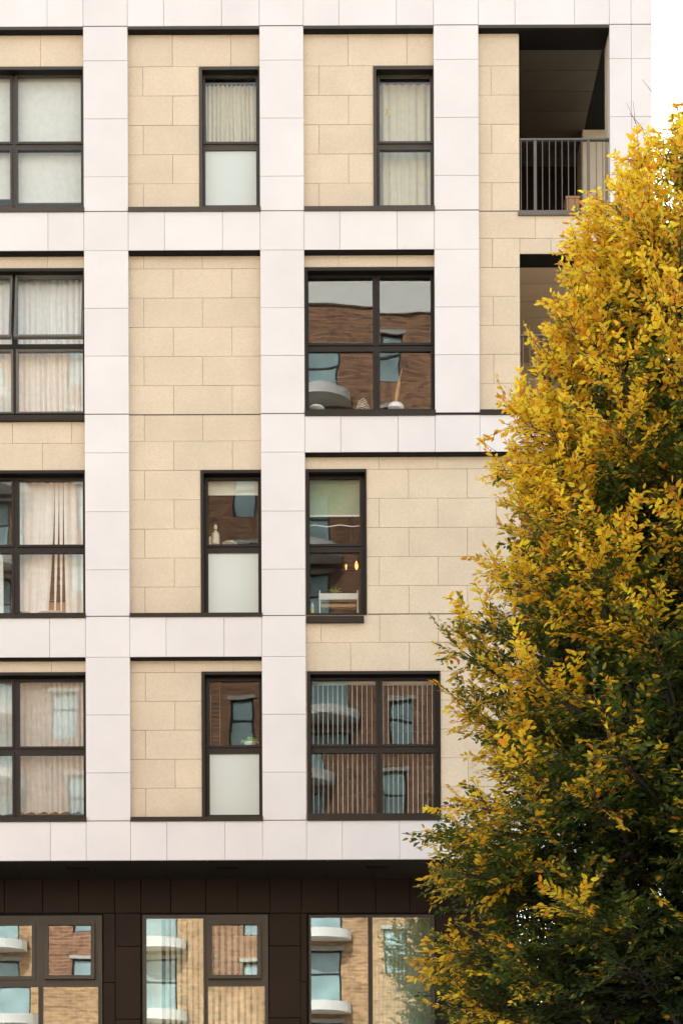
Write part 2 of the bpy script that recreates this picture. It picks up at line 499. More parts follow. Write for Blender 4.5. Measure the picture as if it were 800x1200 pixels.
# stone courses
def stone_area(u0, u1, courses, joints, name='stone_panel'):
    """courses: list of v lines; joints(i) gives the phase (0 even, 1 odd) of course i"""
    for i, (a, b) in enumerate(zip(courses[:-1], courses[1:])):
        mid = (a+b)/2
        blocked = [(q['u0'], q['u1']) for q in WIN if q['v0']-1 < mid < q['v1']+1 and q['u1'] > u0 and q['u0'] < u1]
        blocked += [(LU0, 800) for q in LOG if q['v0'] < mid < q['v1']]
        js = sorted(j for j in joints[i] if u0+3 < j < u1-3)
        edges = [u0-1.5] + js + [u1+1.5]
        for p, r in zip(edges[:-1], edges[1:]):
            segs = [(p, r)]
            for (c0, c1) in blocked:
                ns = []
                for (s0, s1) in segs:
                    if c1 <= s0 or c0 >= s1: ns.append((s0, s1)); continue
                    if c0 - s0 > 2: ns.append((s0, c0))
                    if s1 - c1 > 2: ns.append((c1, s1))
                segs = ns
            cut = [q['v0'] for q in LOG if a + 1 < q['v0'] < b - 1 and mid <= q['v0']]
            if cut:        # the course stops above the head of a loggia
                segs = [z_ for (s0, s1) in segs for z_ in ([(s0, LU0), (LU0, s1)] if s0 < LU0 < s1 else [(s0, s1)])]
            for (s0, s1) in segs:
                fpanel(name, s0, s1, a, cut[0] if cut and s0 >= LU0 else b, DS, 0.04, M['stone'], stone_wall, gap=0.3, bev=0.003, jit=0.002)
def J(l, ph, n=6):
    return [l + (18.0 if ph == 0 else 52.5) + 68.6*k for k in range(-1, n)]
def courses_of(base, *ph):
    return [J(base, p) for p in ph]
c1v = [V['a']+2, 76.8, 111.2, 145.6, 180, 214.2, V['b']]
for (cl, cr) in (COL2, COL3):
    stone_area(cl, cr, c1v, courses_of(cl, 1, 0, 1, 0, 1, 0))
stone_area(COL1[0], COL1[1], c1v[:2] + [V['b']], [[-19, 49.5], []])
c2v = [V['c'], 314, 348.3, 382.5, 416.8, 451, 485.2, 516.2, 550.4, 585, 619.2, 653.3, 687.3, V['f']]
stone_area(COL2[0], COL2[1], c2v, courses_of(COL2[0], 0, 1, 0, 1, 0, 1, 0, 1, 0, 1, 0, 1, 0))
stone_area(COL1[0], COL1[1], [V['c'], 313.5], [[-11, 57]])
stone_area(COL1[0], COL1[1], [485.2, 518.2, 550.5], [[15, 84.5], [50, -18]])
stone_area(COL3[0], COL3[1], [V['c'], 312.8], [[397.5, 466.5]])
stone_area(COL2[0], COL2[1], [V['g'], 787.5, 821.2, 855.2, 889.2, 923.2, V['h']], courses_of(COL2[0], 1, 0, 1, 0, 1, 0))
stone_area(COL1[0], COL1[1], [V['g'], 787.5], [[-9, 59.5]])
c3v = [V['e'], 550, 584.2, 618.4, 652.6, 686.6, 720, 753.2, 787, 821, 855, 889, 923, V['h']]
stone_area(COL3[0], LU1, c3v, courses_of(COL3[0], 0, 1, 0, 1, 0, 1, 0, 1, 0, 1, 0, 1, 0))
c4v = [V['a']+2, 77.5, 111.7, 146, 180.2, 214.4, 248, 279.8, 313.8, 347.8, 381.8, 415.8, 449.8, V['d']]
p4 = [578.0, 646.5, 715.0]
o4 = [628.5, 680.0]
stone_area(PC[1], LU1, c4v, [[], [577], [], [577.5], [], [577.5], o4, p4, [], [578.5], [], [579], []])

# dark strips laid on the floor lines, painting in the shade of deep joints
def joint_strip(u0, u1, v, d, h=1.0):
    t = MB(); t.box(X(u0, d)+0.002, X(u1, d)-0.002, d-0.004, d+0.03, Z(v+h/2, d), Z(v-h/2, d)); bpart('floor_joint_strip', t, M['bronzegrey'])
for pu in ((L0, -54.0), PA, PB, PC, PD):
    for v_ in (V['a'], V['b'], V['d']-2.2, V['f'], V['h']):
        if pu is PC and v_ > 500: continue
        joint_strip(pu[0], pu[1], v_, 0.0, 0.75 if pu is not PD else 0.55)
joint_strip(COL2[0], COL2[1], 485.2, DS, 1.1); joint_strip(430.5, LU0, 720, DS, 1.0); joint_strip(PC[1], LU0, 248, DS, 1.1)
joint_strip(PC[0]+1, PC[1]-0.5, V['d']+0.2, 0.0, 0.9)
# dark trims: lintel soffits at the head of each recess, sills at the foot
for k, (a, b, c_, d_) in enumerate(OPEN):
    t = MB()
    lip = 3.2 if c_ == V['a'] else 0.9
    t.box(X(a)+0.004, X(b)-0.004, 0.004, DC-0.004, Z(c_+lip), Z(c_)+0.010)
    bpart('lintel_trim', t, M['bronzegrey'] if c_ == V['a'] else M['black'])
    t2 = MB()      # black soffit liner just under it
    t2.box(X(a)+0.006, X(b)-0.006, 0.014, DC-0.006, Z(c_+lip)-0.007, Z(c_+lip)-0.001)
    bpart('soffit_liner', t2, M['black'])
def sill(u0, u1, v0, v1, front=-0.022, mat='bronze'):
    t = MB()
    x0, x1, z1, z0 = X(u0), X(u1), Z(v0), Z(v1)
    t.box(x0, x1, front, 0.20, z0, z1 - 0.006)
    t.box(x0+0.002, x1-0.002, front+0.012, 0.20, z1-0.006, z1)
    return bpart('sill', t, M[mat])
for k, (a, b) in enumerate((COL1, COL2, COL3)):
    sill(a+0.3, b+0.8, V['b']-4.8, V['b']+0.9, mat='bronzegrey')
sill(COL1[0]+.3, COL1[1]-0.3, V['d']-4.2, V['d']+2.2, 0.05)
sill(COL3[0]+.3, COL3[1]+0.8, V['d']-5.6, V['d']+1.2)
sill(PC[1]+.3, LU0-0.2, V['d']-5.8, V['d']+0.6)
sill(COL1[0]+.3, COL1[1]+0.6, V['f']-2.8, V['f']+2.2); sill(COL2[0]+.3, COL2[1]+0.8, V['f']-3.5, V['f']+1.4)
sill(COL1[0]+.3, COL1[1]+0.6, V['h']-4.5, V['h']+1.0); sill(COL2[0]+.3, COL2[1]+0.8, V['h']-4.5, V['h']+1.0)
sill(358.4, 426.0, 719.8, 727.2, 0.055); sill(359.0, 514.6, 953.8, V['h']+1.0)

# windows
DG = 0.235
def make_window(q, d_front=DS-0.02, dg=DG, mat='bronze', gmat='glass', trim=3.4, room='room', deep=3.8, reveal=True, frost=(), opened=(), bar=2.6):
    u0, u1, v0, v1 = q['u0'], q['u1'], q['v0'], q['v1']
    gu, gv = q['gu'], q['gv']
    # frame: everything in the outer rect that is not glass
    fm = MB()
    cells = q.get('cells') or [(a[0], a[1], b[0], b[1]) for a in gu for b in gv]
    x0, x1, z0, z1 = X(u0+1.5, dg), X(u1-0.4, dg), Z(v1-0.5, dg), Z(v0+trim*0.6, dg)
    grid_fill(fm, x0, x1, z0, z1, [(X(c[0]-1.2, dg), X(c[1]+1.2, dg), Z(c[3]+1.2, dg), Z(c[2]-1.2, dg)) for c in cells], dg, dg+0.07)
    win = bpart('window', fm, M[mat])
    q['obj'] = win
    if reveal:
        t = MB()
        t.ring(X(u0, d_front), X(u1, d_front), Z(v1+1, d_front), Z(v0, d_front),
               X(u0+trim, d_front), X(u1-1.2, d_front), Z(v1, d_front), Z(v0+trim, d_front), d_front, dg+0.002)
        t.build('reveal_trim', M[mat], win)
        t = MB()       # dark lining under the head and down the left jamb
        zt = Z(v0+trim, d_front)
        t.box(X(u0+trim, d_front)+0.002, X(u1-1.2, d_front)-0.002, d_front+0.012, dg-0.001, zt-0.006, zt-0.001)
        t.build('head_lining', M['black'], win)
    for n, c in enumerate(cells):
        a0, a1, c0, c1 = X(c[0], dg), X(c[1], dg), Z(c[3], dg), Z(c[2], dg)
        bw = (c[4] if len(c) > 4 else bar)*S
        hinge_z = c1 + bw
        ang = 0.0
        if n in opened: ang = q['ang']
        sm = MB()
        yo = -0.018 - (0.02 if n in opened else 0)
        sm.ring(a0-bw, a1+bw, c0-bw-hinge_z, c1+bw-hinge_z-0.001, a0, a1, c0-hinge_z, c1-hinge_z, yo, 0.030)
        o = sm.build('sash', M[q.get('skylit_sashmat', mat)], win)
        o.location = (0, dg, hinge_z); o.rotation_euler = (-ang, 0, 0)
        pm = MB(); pm.box(a0-0.004, a1+0.004, 0.008, 0.014, c0-0.004-hinge_z, c1+0.004-hinge_z)
        p = pm.build('pane', M['frost'] if n in frost else M[gmat], win)
        p.rotation_euler = (-ang + prng.uniform(-.004, .004), 0, prng.uniform(-.006, .006))
        p.location = (0, dg, hinge_z) if abs(p.rotation_euler.z) < 1e-9 else ((a0+a1)/2 - (a0+a1)/2*math.cos(p.rotation_euler.z), dg - (a0+a1)/2*math.sin(p.rotation_euler.z), hinge_z)
        if n in frost: p['label'] = 'frosted pale lower pane'
    # the room behind
    rm = MB()
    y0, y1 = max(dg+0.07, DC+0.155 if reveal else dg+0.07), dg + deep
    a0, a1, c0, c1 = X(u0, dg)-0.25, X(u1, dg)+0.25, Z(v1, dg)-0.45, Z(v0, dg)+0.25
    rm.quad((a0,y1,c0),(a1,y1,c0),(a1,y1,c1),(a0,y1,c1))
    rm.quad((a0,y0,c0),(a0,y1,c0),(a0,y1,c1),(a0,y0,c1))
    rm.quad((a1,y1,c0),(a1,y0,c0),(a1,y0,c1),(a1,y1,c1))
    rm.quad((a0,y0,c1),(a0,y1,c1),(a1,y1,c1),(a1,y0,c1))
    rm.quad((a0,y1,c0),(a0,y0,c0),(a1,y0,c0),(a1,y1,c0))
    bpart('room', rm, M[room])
    return win
Q = {q['id']: q for q in WIN}
for i_, q in Q.items():
    kw = {}
    n_up = [2*k for k in range(len(q['gu']))]
    if i_ in ('R1C2', 'R3C2', 'R4C2'): kw['frost'] = (1,)
    if i_ == 'R2C1': kw['opened'] = (0, 2); q['ang'] = R(9.5); q['skylit_sashmat'] = 'rail'  # lighter sash paint stands in for sky light on the tilted frames
    kw['mat'] = 'bronzegrey' if i_ in ('R1C1', 'R1C2', 'R1C3') else 'bronze'
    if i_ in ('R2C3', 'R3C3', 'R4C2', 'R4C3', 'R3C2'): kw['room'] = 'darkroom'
    if i_ in ('R3C3', 'R4C2', 'R4C3', 'R3C2'): kw['gmat'] = 'clearglass'
    make_window(q, **kw)

# loggias in the end bay
def loggia(k, q):
    v0, v1, head = q['v0'], q['v1'], q['head']
    cm = 'boardShaded' if k == 0 else 'boardLit'
    dbm = 0.45
    fl = MB(); zf = Z(v1, DS)
    fl.box(X(LU0)-0.3, X(PD[1])-0.06, 0.02 if k else 0.14, 3.25, zf-0.22, zf)
    lg = bpart('loggia', fl, M['concrete'])
    # dark lining under the head of the opening, then ceiling boards running across
    d0 = 0.012 if k == 0 else DS
    zt = Z(V['a']+3.4, 0.0) if k == 0 else Z(v0, DS)
    zc = zt
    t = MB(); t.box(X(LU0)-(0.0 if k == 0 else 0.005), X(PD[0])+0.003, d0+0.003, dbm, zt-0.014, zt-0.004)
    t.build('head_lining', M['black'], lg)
    t = MB(); t.box(X(LU0)-0.3, X(PD[1])-0.06, 0.33, dbm, zt-0.003, zt+0.25)
    t.build('head_beam', M['black'], lg)
    y = dbm + 0.004
    while y < 3.2:
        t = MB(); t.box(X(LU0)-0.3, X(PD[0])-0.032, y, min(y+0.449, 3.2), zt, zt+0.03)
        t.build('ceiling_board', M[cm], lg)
        y += 0.463
    t = MB(); t.box(X(PD[0])-0.026, X(PD[1])-0.06, dbm+0.004, 3.2, zt-0.004, zt+0.03)
    t.build('ceiling_edge', M['black'] if k == 0 else M['boardLit'], lg)
    t = MB(); t.box(X(LU0)-0.34, X(PD[1])-0.04, dbm, 3.3, zt+0.032, zt+0.06)
    t.build('ceiling_deck', M['black'], lg)
    # walls
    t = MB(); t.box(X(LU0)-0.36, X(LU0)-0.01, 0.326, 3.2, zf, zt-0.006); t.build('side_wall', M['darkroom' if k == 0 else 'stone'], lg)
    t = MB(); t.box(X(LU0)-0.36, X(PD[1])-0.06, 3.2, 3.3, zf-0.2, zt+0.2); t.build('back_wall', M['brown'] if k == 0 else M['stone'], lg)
    t = MB(); t.box(X(PD[0])+0.002, X(PD[1])-0.02, DC+0.002, 0.45, zf-0.3, zc+0.3); t.build('pier_return', M['stone'], lg)
    t = MB(); t.box(X(684.5)*1.09, X(PD[1])-0.03, 2.27, 2.9, zf, zt-0.008); t.build('rear_pier', M['stone'], lg)
    # railing
    rl = MB(); dr = 0.13
    rt = Z(v1 - 84.5 if k == 0 else v1 - 91, dr)
    rl.box(X(LU0, dr)+0.004, X(PD[0], dr)-0.004, dr-0.02, dr+0.03, rt-0.025, rt)
    cb = MB(); cb.box(X(LU0)-0.01, X(PD[0])-0.002, 0.082, dr+0.10, Z(v1+4.0, 0.08), Z(v1-1.2, 0.08)); cb.build('floor_channel', M['rail'], lg)
    rr = rl.build('railing', M['rail'], lg)
    ps = [611.8, 618.9, 628.4, 637, 645, 652.4, 659.9, 667.4, 675, 683.2, 690.8, 700.2, 707.7] if k == 0 else [613.5+7.8*i for i in range(13)]
    for n, u in enumerate(ps):
        thick = n in (2, 10)
        hw = 0.022 if thick else 0.0055
        b_ = MB(); b_.box(X(u, dr)-hw, X(u, dr)+hw, dr-(0.012 if thick else 0.008), dr+0.010, Z(v1-1.3), rt-0.026)
        part_ = b_.build('baluster', M['rail'], lg)
    return lg
for k, q in enumerate(LOG):
    loggia(k, q)

# recessed lower storey
GD = 1.3
def gux(x, y): return ux(x, y)
soff_z = Z(V['i'])
# soffit boards
sx = [L0, -75, 8, 103, 186, 241, 308, 382, 436, 505, 585, 665, 765]
for a, b in zip(sx[:-1], sx[1:]):
    t = MB(); t.box(X(a)+0.003, X(b)-0.003, 0.05, GD+0.05 if b < 604 else 3.3, soff_z+0.004, soff_z+0.03)
    bpart('soffit_board', t, M['soffit'])
t = MB(); t.box(X(L0), X(765), 0.045, 3.3, soff_z+0.032, soff_z+0.10); bpart('soffit_deck', t, M['black'])
for x in (262, 441, 83):
    t = MB(); t.box(X(x-13), X(x+13), 0.46, 0.56, soff_z-0.012, soff_z+0.003); bpart('soffit_vent', t, M['black'])
GW = [
 dict(id='G1', r=(-24, 120, 1071.5, 1262), cells=[(-20, 37.5, 1085, 1144.5), (57, 107, 1085, 1144.5), (-20, 45, 1157, 1255), (50.5, 115, 1157, 1255)]),
 dict(id='G2', r=(165.5, 314.5, 1070.5, 1262), cells=[(171.5, 238.5, 1076.5, 1255), (248.5, 301.5, 1084.5, 1144), (243.5, 310, 1156.5, 1255)]),
 dict(id='G3', r=(360.5, 509.5, 1070.5, 1262), cells=[(364.5, 431, 1075.5, 1255), (436.5, 503.5, 1075.5, 1255)]),
]
gcore = MB()
gh = []
for q in GW:
    x0, x1, y0, y1 = q['r']
    cx = (x0+x1)/2
    q['u0'], q['u1'], q['v0'], q['v1'] = ux(x0, 1130), ux(x1, 1130), vy(cx, y0), vy(cx, y1)
    q['cells'] = [(ux(a, 1130), ux(b, 1130), vy(cx, c_), vy(cx, d_), 4.6 if d_ < 1200 else 1.7) for a, b, c_, d_ in q['cells']]
    q['gu'] = q['gv'] = []
    gh.append((X(q['u0']+2, GD), X(q['u1']-2, GD), Z(q['v1']-1, GD), Z(q['v0']+2, GD)))
    Q[q['id']] = q
grid_fill(gcore, X(L0), X(604, GD), 0.0, soff_z+0.02, gh, GD+0.03, GD+0.14)
low_wall = bpart('lower_wall', gcore, M['black'])
def brown(x0, x1, y0, y1):
    u0, u1 = ux(x0, (y0+y1)/2), ux(x1, (y0+y1)/2)
    cx = (x0+x1)/2
    fpanel('wall_panel', u0, u1, vy(cx, y0), vy(cx, y1), GD, 0.028, M['brown'], low_wall, gap=0.7, bev=0.003)
for a, b in ((-112, -40), (-40, 5), (5, 50), (50, 92), (92, 134), (134, 165), (165, 200), (200, 241), (241, 278), (278, 316), (316, 353), (353, 396), (396, 440), (440, 480), (480, 520), (520, 562), (562, 604)):
    brown(a, b, 1027, 1070.5)
for a, b, ys in ((121, 135, (1070.5, 1152, 1262)), (135, 165, (1070.5, 1109.5, 1195, 1262)), (315, 352, (1070.5, 1109, 1193.5, 1262)), (352, 360, (1070.5, 1151, 1262)),
                 (510, 545, (1070.5, 1109, 1193, 1262)), (545, 604, (1070.5, 1151, 1262)), (-112, -24, (1070.5, 1130, 1262))):
    for y0, y1 in zip(ys[:-1], ys[1:]): brown(a, b, y0, y1)
for a, b in ((-112, -24), (-24, 50), (50, 121), (121, 165), (165, 240), (240, 315), (315, 360), (360, 435), (435, 510), (510, 604)):
    for y0, y1 in ((1262, 1360), (1360, 1460), (1460, 1580)): brown(a, b, y0, y1)
Q['G1']['ang'] = R(2.5); Q['G2']['ang'] = R(2.5)
for i_ in ('G1', 'G2', 'G3'):
    make_window(Q[i_], dg=GD-0.012, mat='bronzegrey', gmat='gglass', reveal=False, room='darkroom', deep=3.2,
                opened=(1,) if i_ in ('G1', 'G2') else (), bar=4.6 if i_ != 'G3' else 1.6)

# mass behind the facade, roof, end walls, corner column under the end bay
t = MB(); t.box(X(-520), X(604), 4.75, 12.0, 0.0, Z(V['top'])-0.02); bpart('rear_block', t, M['concrete'])
t = MB(); t.box(X(-520), X(L0)-0.004, 0.05, 4.74, 0.0, Z(V['top'])-0.02); bpart('side_block', t, M['white'])
t = MB(); t.box(X(-520)-0.05, X(604), DC+0.01, 12.05, Z(V['top']), Z(V['top'])+0.25)
t.box(X(604)+0.001, X(PD[1])-0.01, DC+0.01, 3.34, Z(V['top']), Z(V['top'])+0.25); bpart('roof', t, M['concrete'])
t = MB(); t.box(X(604)-0.10, X(604)+0.0, 1.46, 4.74, 0.0, soff_z+0.0); t.box(X(604)-0.10, X(604), 3.31, 4.74, soff_z+0.001, Z(V['top'])-0.02)
bpart('end_wall', t, M['brown'])
for k, q in enumerate(LOG):       # solid side panels between the loggia openings
    zt = Z(V['top']) if k == 0 else Z(LOG[k-1]['v1']+2)
    t = MB(); t.box(X(PD[1])-0.055, X(PD[1])-0.012, DC+0.01, 3.32, Z(q['v0'])+0.02, zt); bpart('side_panel', t, M['white'])
    t = MB(); t.box(X(PD[1])-0.055, X(PD[1])-0.012, 0.46, 3.32, Z(q['v1']), Z(q['v1']-84)); bpart('side_parapet', t, M['white'])
t = MB(); t.box(X(LU0)-0.36, X(PD[1])-0.06, 3.301, 3.33, soff_z+0.1, Z(V['top'])); bpart('end_bay_back', t, M['concrete'])
t = MB(); t.tube([(X(624, GD), GD, 0), (X(624, GD), GD, soff_z)], 0.045, 16); bpart('corner_column', t, M['brown'], True)

# ------------------------------------------------------------------ things in the windows
def px(x, y, d):                      # a raw photograph position at depth d behind the facade
    return X(ux(x, y), d), Z(vy(x, y), d)
def pleat(name, x0, x1, y0, y1, d, mat, n=14, amp=0.03, wav=0.0, hem=0.0, seed=1, parent=None, sharp=1.0):
    """hanging fabric with vertical folds, in raw pixels"""
    r_ = random.Random(seed)
    ax, zt = px(x0, y0, d); bx, zb = px(x1, y1, d)
    nx, nz = n*10, 7
    ph = [r_.uniform(-.8, .8) for _ in range(n+2)]; am = [r_.uniform(.35, 1.3) for _ in range(n+2)]
    me = MB()
    for j in range(nz):
        tz = j/(nz-1)
        for i in range(nx+1):
            u = i/nx*n; k = int(u); f = u-k
            p = ph[k]*(1-f)+ph[k+1]*f; a = am[k]*(1-f)+am[k+1]*f
            fold = math.sin(2*math.pi*u + p)
            fold = math.copysign(abs(fold)**sharp, fold)
            yy = d + amp*a*fold*(0.55+0.45*tz)
            zz = zt + (zb-zt)*tz
            if j == 0: zz -= wav*abs(math.sin(math.pi*u*1.0))
            if j == nz-1: zz += hem*(math.sin(2*math.pi*u*0.5+p))
            me.v.append((ax+(bx-ax)*i/nx + 0.3*amp*math.cos(2*math.pi*u+p)*tz, yy, zz))
    for j in range(nz-1):
        for i in range(nx):
            q = j*(nx+1)+i
            me.f.append((q, q+1, q+nx+2, q+nx+1))
    return me.build(name, mat, parent, True)
def box_px(mb, x0, x1, y0, y1, d0, d1):
    a, zt = px(x0, y0, d0); b, zb = px(x1, y1, d0)
    return mb.box(a, b, d0, d1, zb, zt)
def thing(name, x, y, d, label, cat, group=None):
    a, z = px(x, y, d)
    return empty(name, (a, d, z), label, cat, group)
def under(o, root):
    o.parent = root; o.matrix_parent_inverse = Matrix.Translation(-Vector(root.location)); return o

def roller(x0, x1, y0, y1, d, mat, label, group=None):
    r_ = thing('roller_blind', (x0+x1)/2, y1, d, label, 'blind', group)
    f = MB(); box_px(f, x0, x1, y0, y1, d, d+0.003); under(f.build('fabric', M[mat]), r_)
    t = MB(); a, z = px(x0, y1, d); b, _ = px(x1, y1, d)
    t.box(a, b, d-0.008, d+0.012, z-0.022, z); under(t.build('bottom_bar', M['whitepaint']), r_)
    t = MB(); a, z = px(x0-1, y0, d); b, _ = px(x1+1, y0, d)
    t.tube([(a, d+0.03, z), (b, d+0.03, z)], 0.026, 10); under(t.build('roller', M['whitepaint'], None, True), r_)
    return r_
roller(-50, 14, 86, 232, 0.36, 'blind', 'white roller blind in the narrow left half of the topmost left window', 'blinds of the top left window')
roller(19, 97, 86, 236, 0.36, 'blind', 'white roller blind down behind the wide panes of the topmost left window', 'blinds of the top left window')
roller(243, 304, 558, 579, 0.37, 'blind', 'short pale roller blind pulled up above the white bottle')
roller(361, 424, 556, 604, 0.37, 'greenblind', 'pale green roller blind half down above the small white table in the narrow window')

def curtain(x0, x1, y0, y1, d, mat, label, n=12, amp=0.03, rod=True, group=None, **k):
    r_ = thing('curtain', (x0+x1)/2, y1, d, label, 'curtain', group)
    under(pleat('fabric', x0, x1, y0, y1, d, M[mat], n, amp, **k), r_)
    if rod:
        a, z = px(x0-2, y0, d); b, _ = px(x1+2, y0, d)
        t = MB(); t.tube([(a, d, z+0.012), (b, d, z+0.012)], 0.010, 8); under(t.build('curtain_rod', M['wood'], None, True), r_)
    return r_
curtain(241, 303, 98.5, 176, 0.42, 'beige', 'beige pleated curtain in the top window above a frosted pane', 12, 0.028, wav=0.03, seed=3)
curtain(443, 507, 99, 246, 0.44, 'beige', 'tall beige curtain in the top window with a gold sticker', 7, 0.03, seed=5)
curtain(-50, 14, 322, 490, 0.42, 'curtain', 'white pleated curtain in the narrow left half of the open window', 7, 0.03, rod=False, seed=8, group='curtains of the open window')
curtain(18, 100, 322, 490, 0.42, 'curtain', 'white pleated curtain behind the wide open top-hung pane', 12, 0.035, rod=False, seed=9, group='curtains of the open window')
curtain(-50, 16, 795, 955, 0.42, 'sheer', 'sheer net curtain in the narrow left half of the lowest left square window', 9, 0.022, rod=False, hem=0.012, seed=12, group='net curtains')
curtain(20, 100, 795, 953, 0.42, 'sheer', 'sheer net curtain with wavy hem behind the lowest left square window', 12, 0.025, rod=False, hem=0.016, seed=13, group='net curtains')
curtain(-50, 4, 640, 722, 0.42, 'curtain', 'short white curtain in the narrow left half beside the tapered curtain strips', 7, 0.03, rod=False, seed=17)

# third row, left: wide white curtain strips drawn apart over a brown cupboard
r_ = thing('curtain', 60, 718, 0.42, 'white curtain parted into tapering strips with brown showing between', 'curtain')
strips = [((22, 64.2), (22, 56.5)), ((64.5, 69.0), (63.4, 65.3)), ((69.3, 74.0), (71.0, 72.5)), ((74.4, 100), (77.2, 100))]
for n_, ((a0, a1), (b0, b1)) in enumerate(strips):
    me = MB(); nx = 40 if n_ in (0, 3) else 6; nz = 6
    for j in range(nz):
        for i in range(nx+1):
            t_ = j/(nz-1); y = 566 + (720-566)*t_; f = i/nx
            tq = t_**1.5; x = (a0+(a1-a0)*f)*(1-tq) + (b0+(b1-b0)*f)*tq
            p_ = px(x, y, 0.42)
            me.v.append((p_[0], 0.42 + 0.014*math.sin(f*(26 if n_ == 0 else 14)+n_)*(1 if n_ in (0, 3) else .2), p_[1]))
    for j in range(nz-1):
        for i in range(nx):
            q = j*(nx+1)+i; me.f.append((q, q+1, q+nx+2, q+nx+1))
    under(me.build('curtain_strip', M['curtain'], None, True), r_)
t = MB(); box_px(t, 52, 82, 560, 722, 0.62, 0.95)
t.box(*[px(53, 640, 0.61)[0], px(81, 640, 0.61)[0]], 0.60, 0.62, px(60, 704, 0.6)[1], px(60, 562, 0.6)[1])
tag(t.build('cupboard', M['browncloth']), 'brown cupboard seen between the white curtain strips', 'cupboard')
t = MB(); box_px(t, 50, 84, 706, 722, 0.50, 0.60)
tag(t.build('wooden_chest', M['wood']), 'orange wooden chest at the foot of the brown cupboard', 'chest')
t = MB()
a, z = px(60, 719, 0.36)
t.lathe(a, 0.36, z, [(0.16, 0), (0.15, 0.02), (0.11, 0.035), (0.05, 0.04), (0.01, 0.045)], 18, 1.3, 0.25)
t.lathe(a-0.42, 0.36, z, [(0.10, 0), (0.11, 0.015), (0.07, 0.03), (0.01, 0.035)], 16, 1.0, 0.3)
tag(t.build('folded_cloth', M['concrete'], None, True), 'rumpled grey cloth on the sill below the parted curtain', 'cloth')

# small shelves behind the transoms and on the sills (built-in)
for (x0, x1, y) in ((240, 306, 638.8), (241, 307, 874.5), (360, 508, 480.6), (360, 424, 719.4)):
    t = MB(); a, z = px(x0, y, 0.33); b, _ = px(x1, y, 0.33)
    t.box(a, b, 0.322, 0.62, z-0.03, z); bpart('window_board', t, M['whitepaint'] if y != 874.5 else M['room'])

def pot_thing(name, x, y, d, prof, mat, label, cat, k=20):
    a, z = px(x, y, d)
    o = MB().lathe(0, 0, 0, prof, k).build(name, M[mat], None, True)
    o.location = (a, d, z)
    return tag(o, label, cat)
# bottle, jar and plate of fruit
bt = thing('bottle', 252.6, 638.8, 0.42, 'ivory ceramic bottle with dark collar standing on the inner sill', 'bottle')
a, z = px(252.6, 638.8, 0.42)
under(MB().lathe(a, 0.42, z, [(0.055,0),(0.06,0.01),(0.06,0.145),(0.05,0.175),(0.022,0.195),(0.020,0.225)], 20).build('bottle_body', M['ivory'], None, True), bt)
under(MB().lathe(a, 0.42, z+0.225, [(0.022,0),(0.023,0.012),(0.024,0.03),(0.024,0.062),(0.019,0.072)], 16).build('stopper', M['ivory'], None, True), bt)
under(MB().lathe(a, 0.42, z+0.218, [(0.0235,0),(0.0235,0.009)], 16).build('collar', M['dark'], None, True), bt)
pot_thing('jar', 246.0, 638.8, 0.42, [(0.018,0),(0.02,0.01),(0.02,0.115),(0.014,0.125)], 'ivory', 'slim ivory jar at the left of the ceramic bottle', 'jar')
pot_thing('plate', 269, 638.8, 0.42, [(0.05,0),(0.11,0.014),(0.115,0.018),(0.05,0.010)], 'ivory', 'ivory plate with orange fruit on the inner sill', 'plate', 28)
for n_, (dx, lab) in enumerate(((-0.03, 'left of two orange fruits on the ivory plate'), (0.035, 'right of two orange fruits on the ivory plate'))):
    a, z = px(269, 638.8, 0.42)
    o = MB().lathe(0, 0, 0, [(0.004,0),(0.025,0.008),(0.034,0.028),(0.026,0.05),(0.004,0.058)], 14).build('fruit', M['orange'], None, True)
    o.location = (a+dx, 0.42, z+0.012); tag(o, lab, 'fruit', 'fruits on the plate')
# ornament, bowl and wire basket in the second-row square window
orn = thing('table_ornament', 463.5, 480.6, 0.42, 'white dome ornament with a tall tan twisted stick on the sill', 'ornament')
a, z = px(463.5, 480.6, 0.42)
under(MB().lathe(a, 0.42, z, [(0.115,0),(0.118,0.02),(0.115,0.06),(0.10,0.082),(0.06,0.092),(0.01,0.095)], 22).build('dome', M['whitepaint'], None, True), orn)
b, z2 = px(471, 432, 0.42)
under(MB().tube([(a-0.005,0.42,z+0.09),(a+0.02,0.42,z+0.24),(a+0.05,0.42,z+0.42),(b,0.42,z2)], [0.02,0.032,0.022,0.006], 8).build('stick', M['wood'], None, True), orn)
pot_thing('bowl', 370.5, 480.6, 0.42, [(0.125,0),(0.12,0.025),(0.09,0.05),(0.04,0.062),(0.01,0.065)], 'whitepaint', 'upturned white bowl at the left end of the sill', 'bowl')
t = MB()
for k in range(5):
    pts = [(0.10*math.cos(q*0.5)*(1-0.1*k), 0.06*math.sin(q*0.5), 0.02+0.028*k+0.012*math.sin(q*1.7+k)) for q in range(14)]
    t.tube(pts, 0.005, 5)
o = t.build('wire_basket', M['ivory'], None, True); a, z = px(425, 480.6, 0.42); o.location = (a, 0.42, z)
tag(o, 'small pale wire basket on the sill right of the upturned bowl', 'basket')
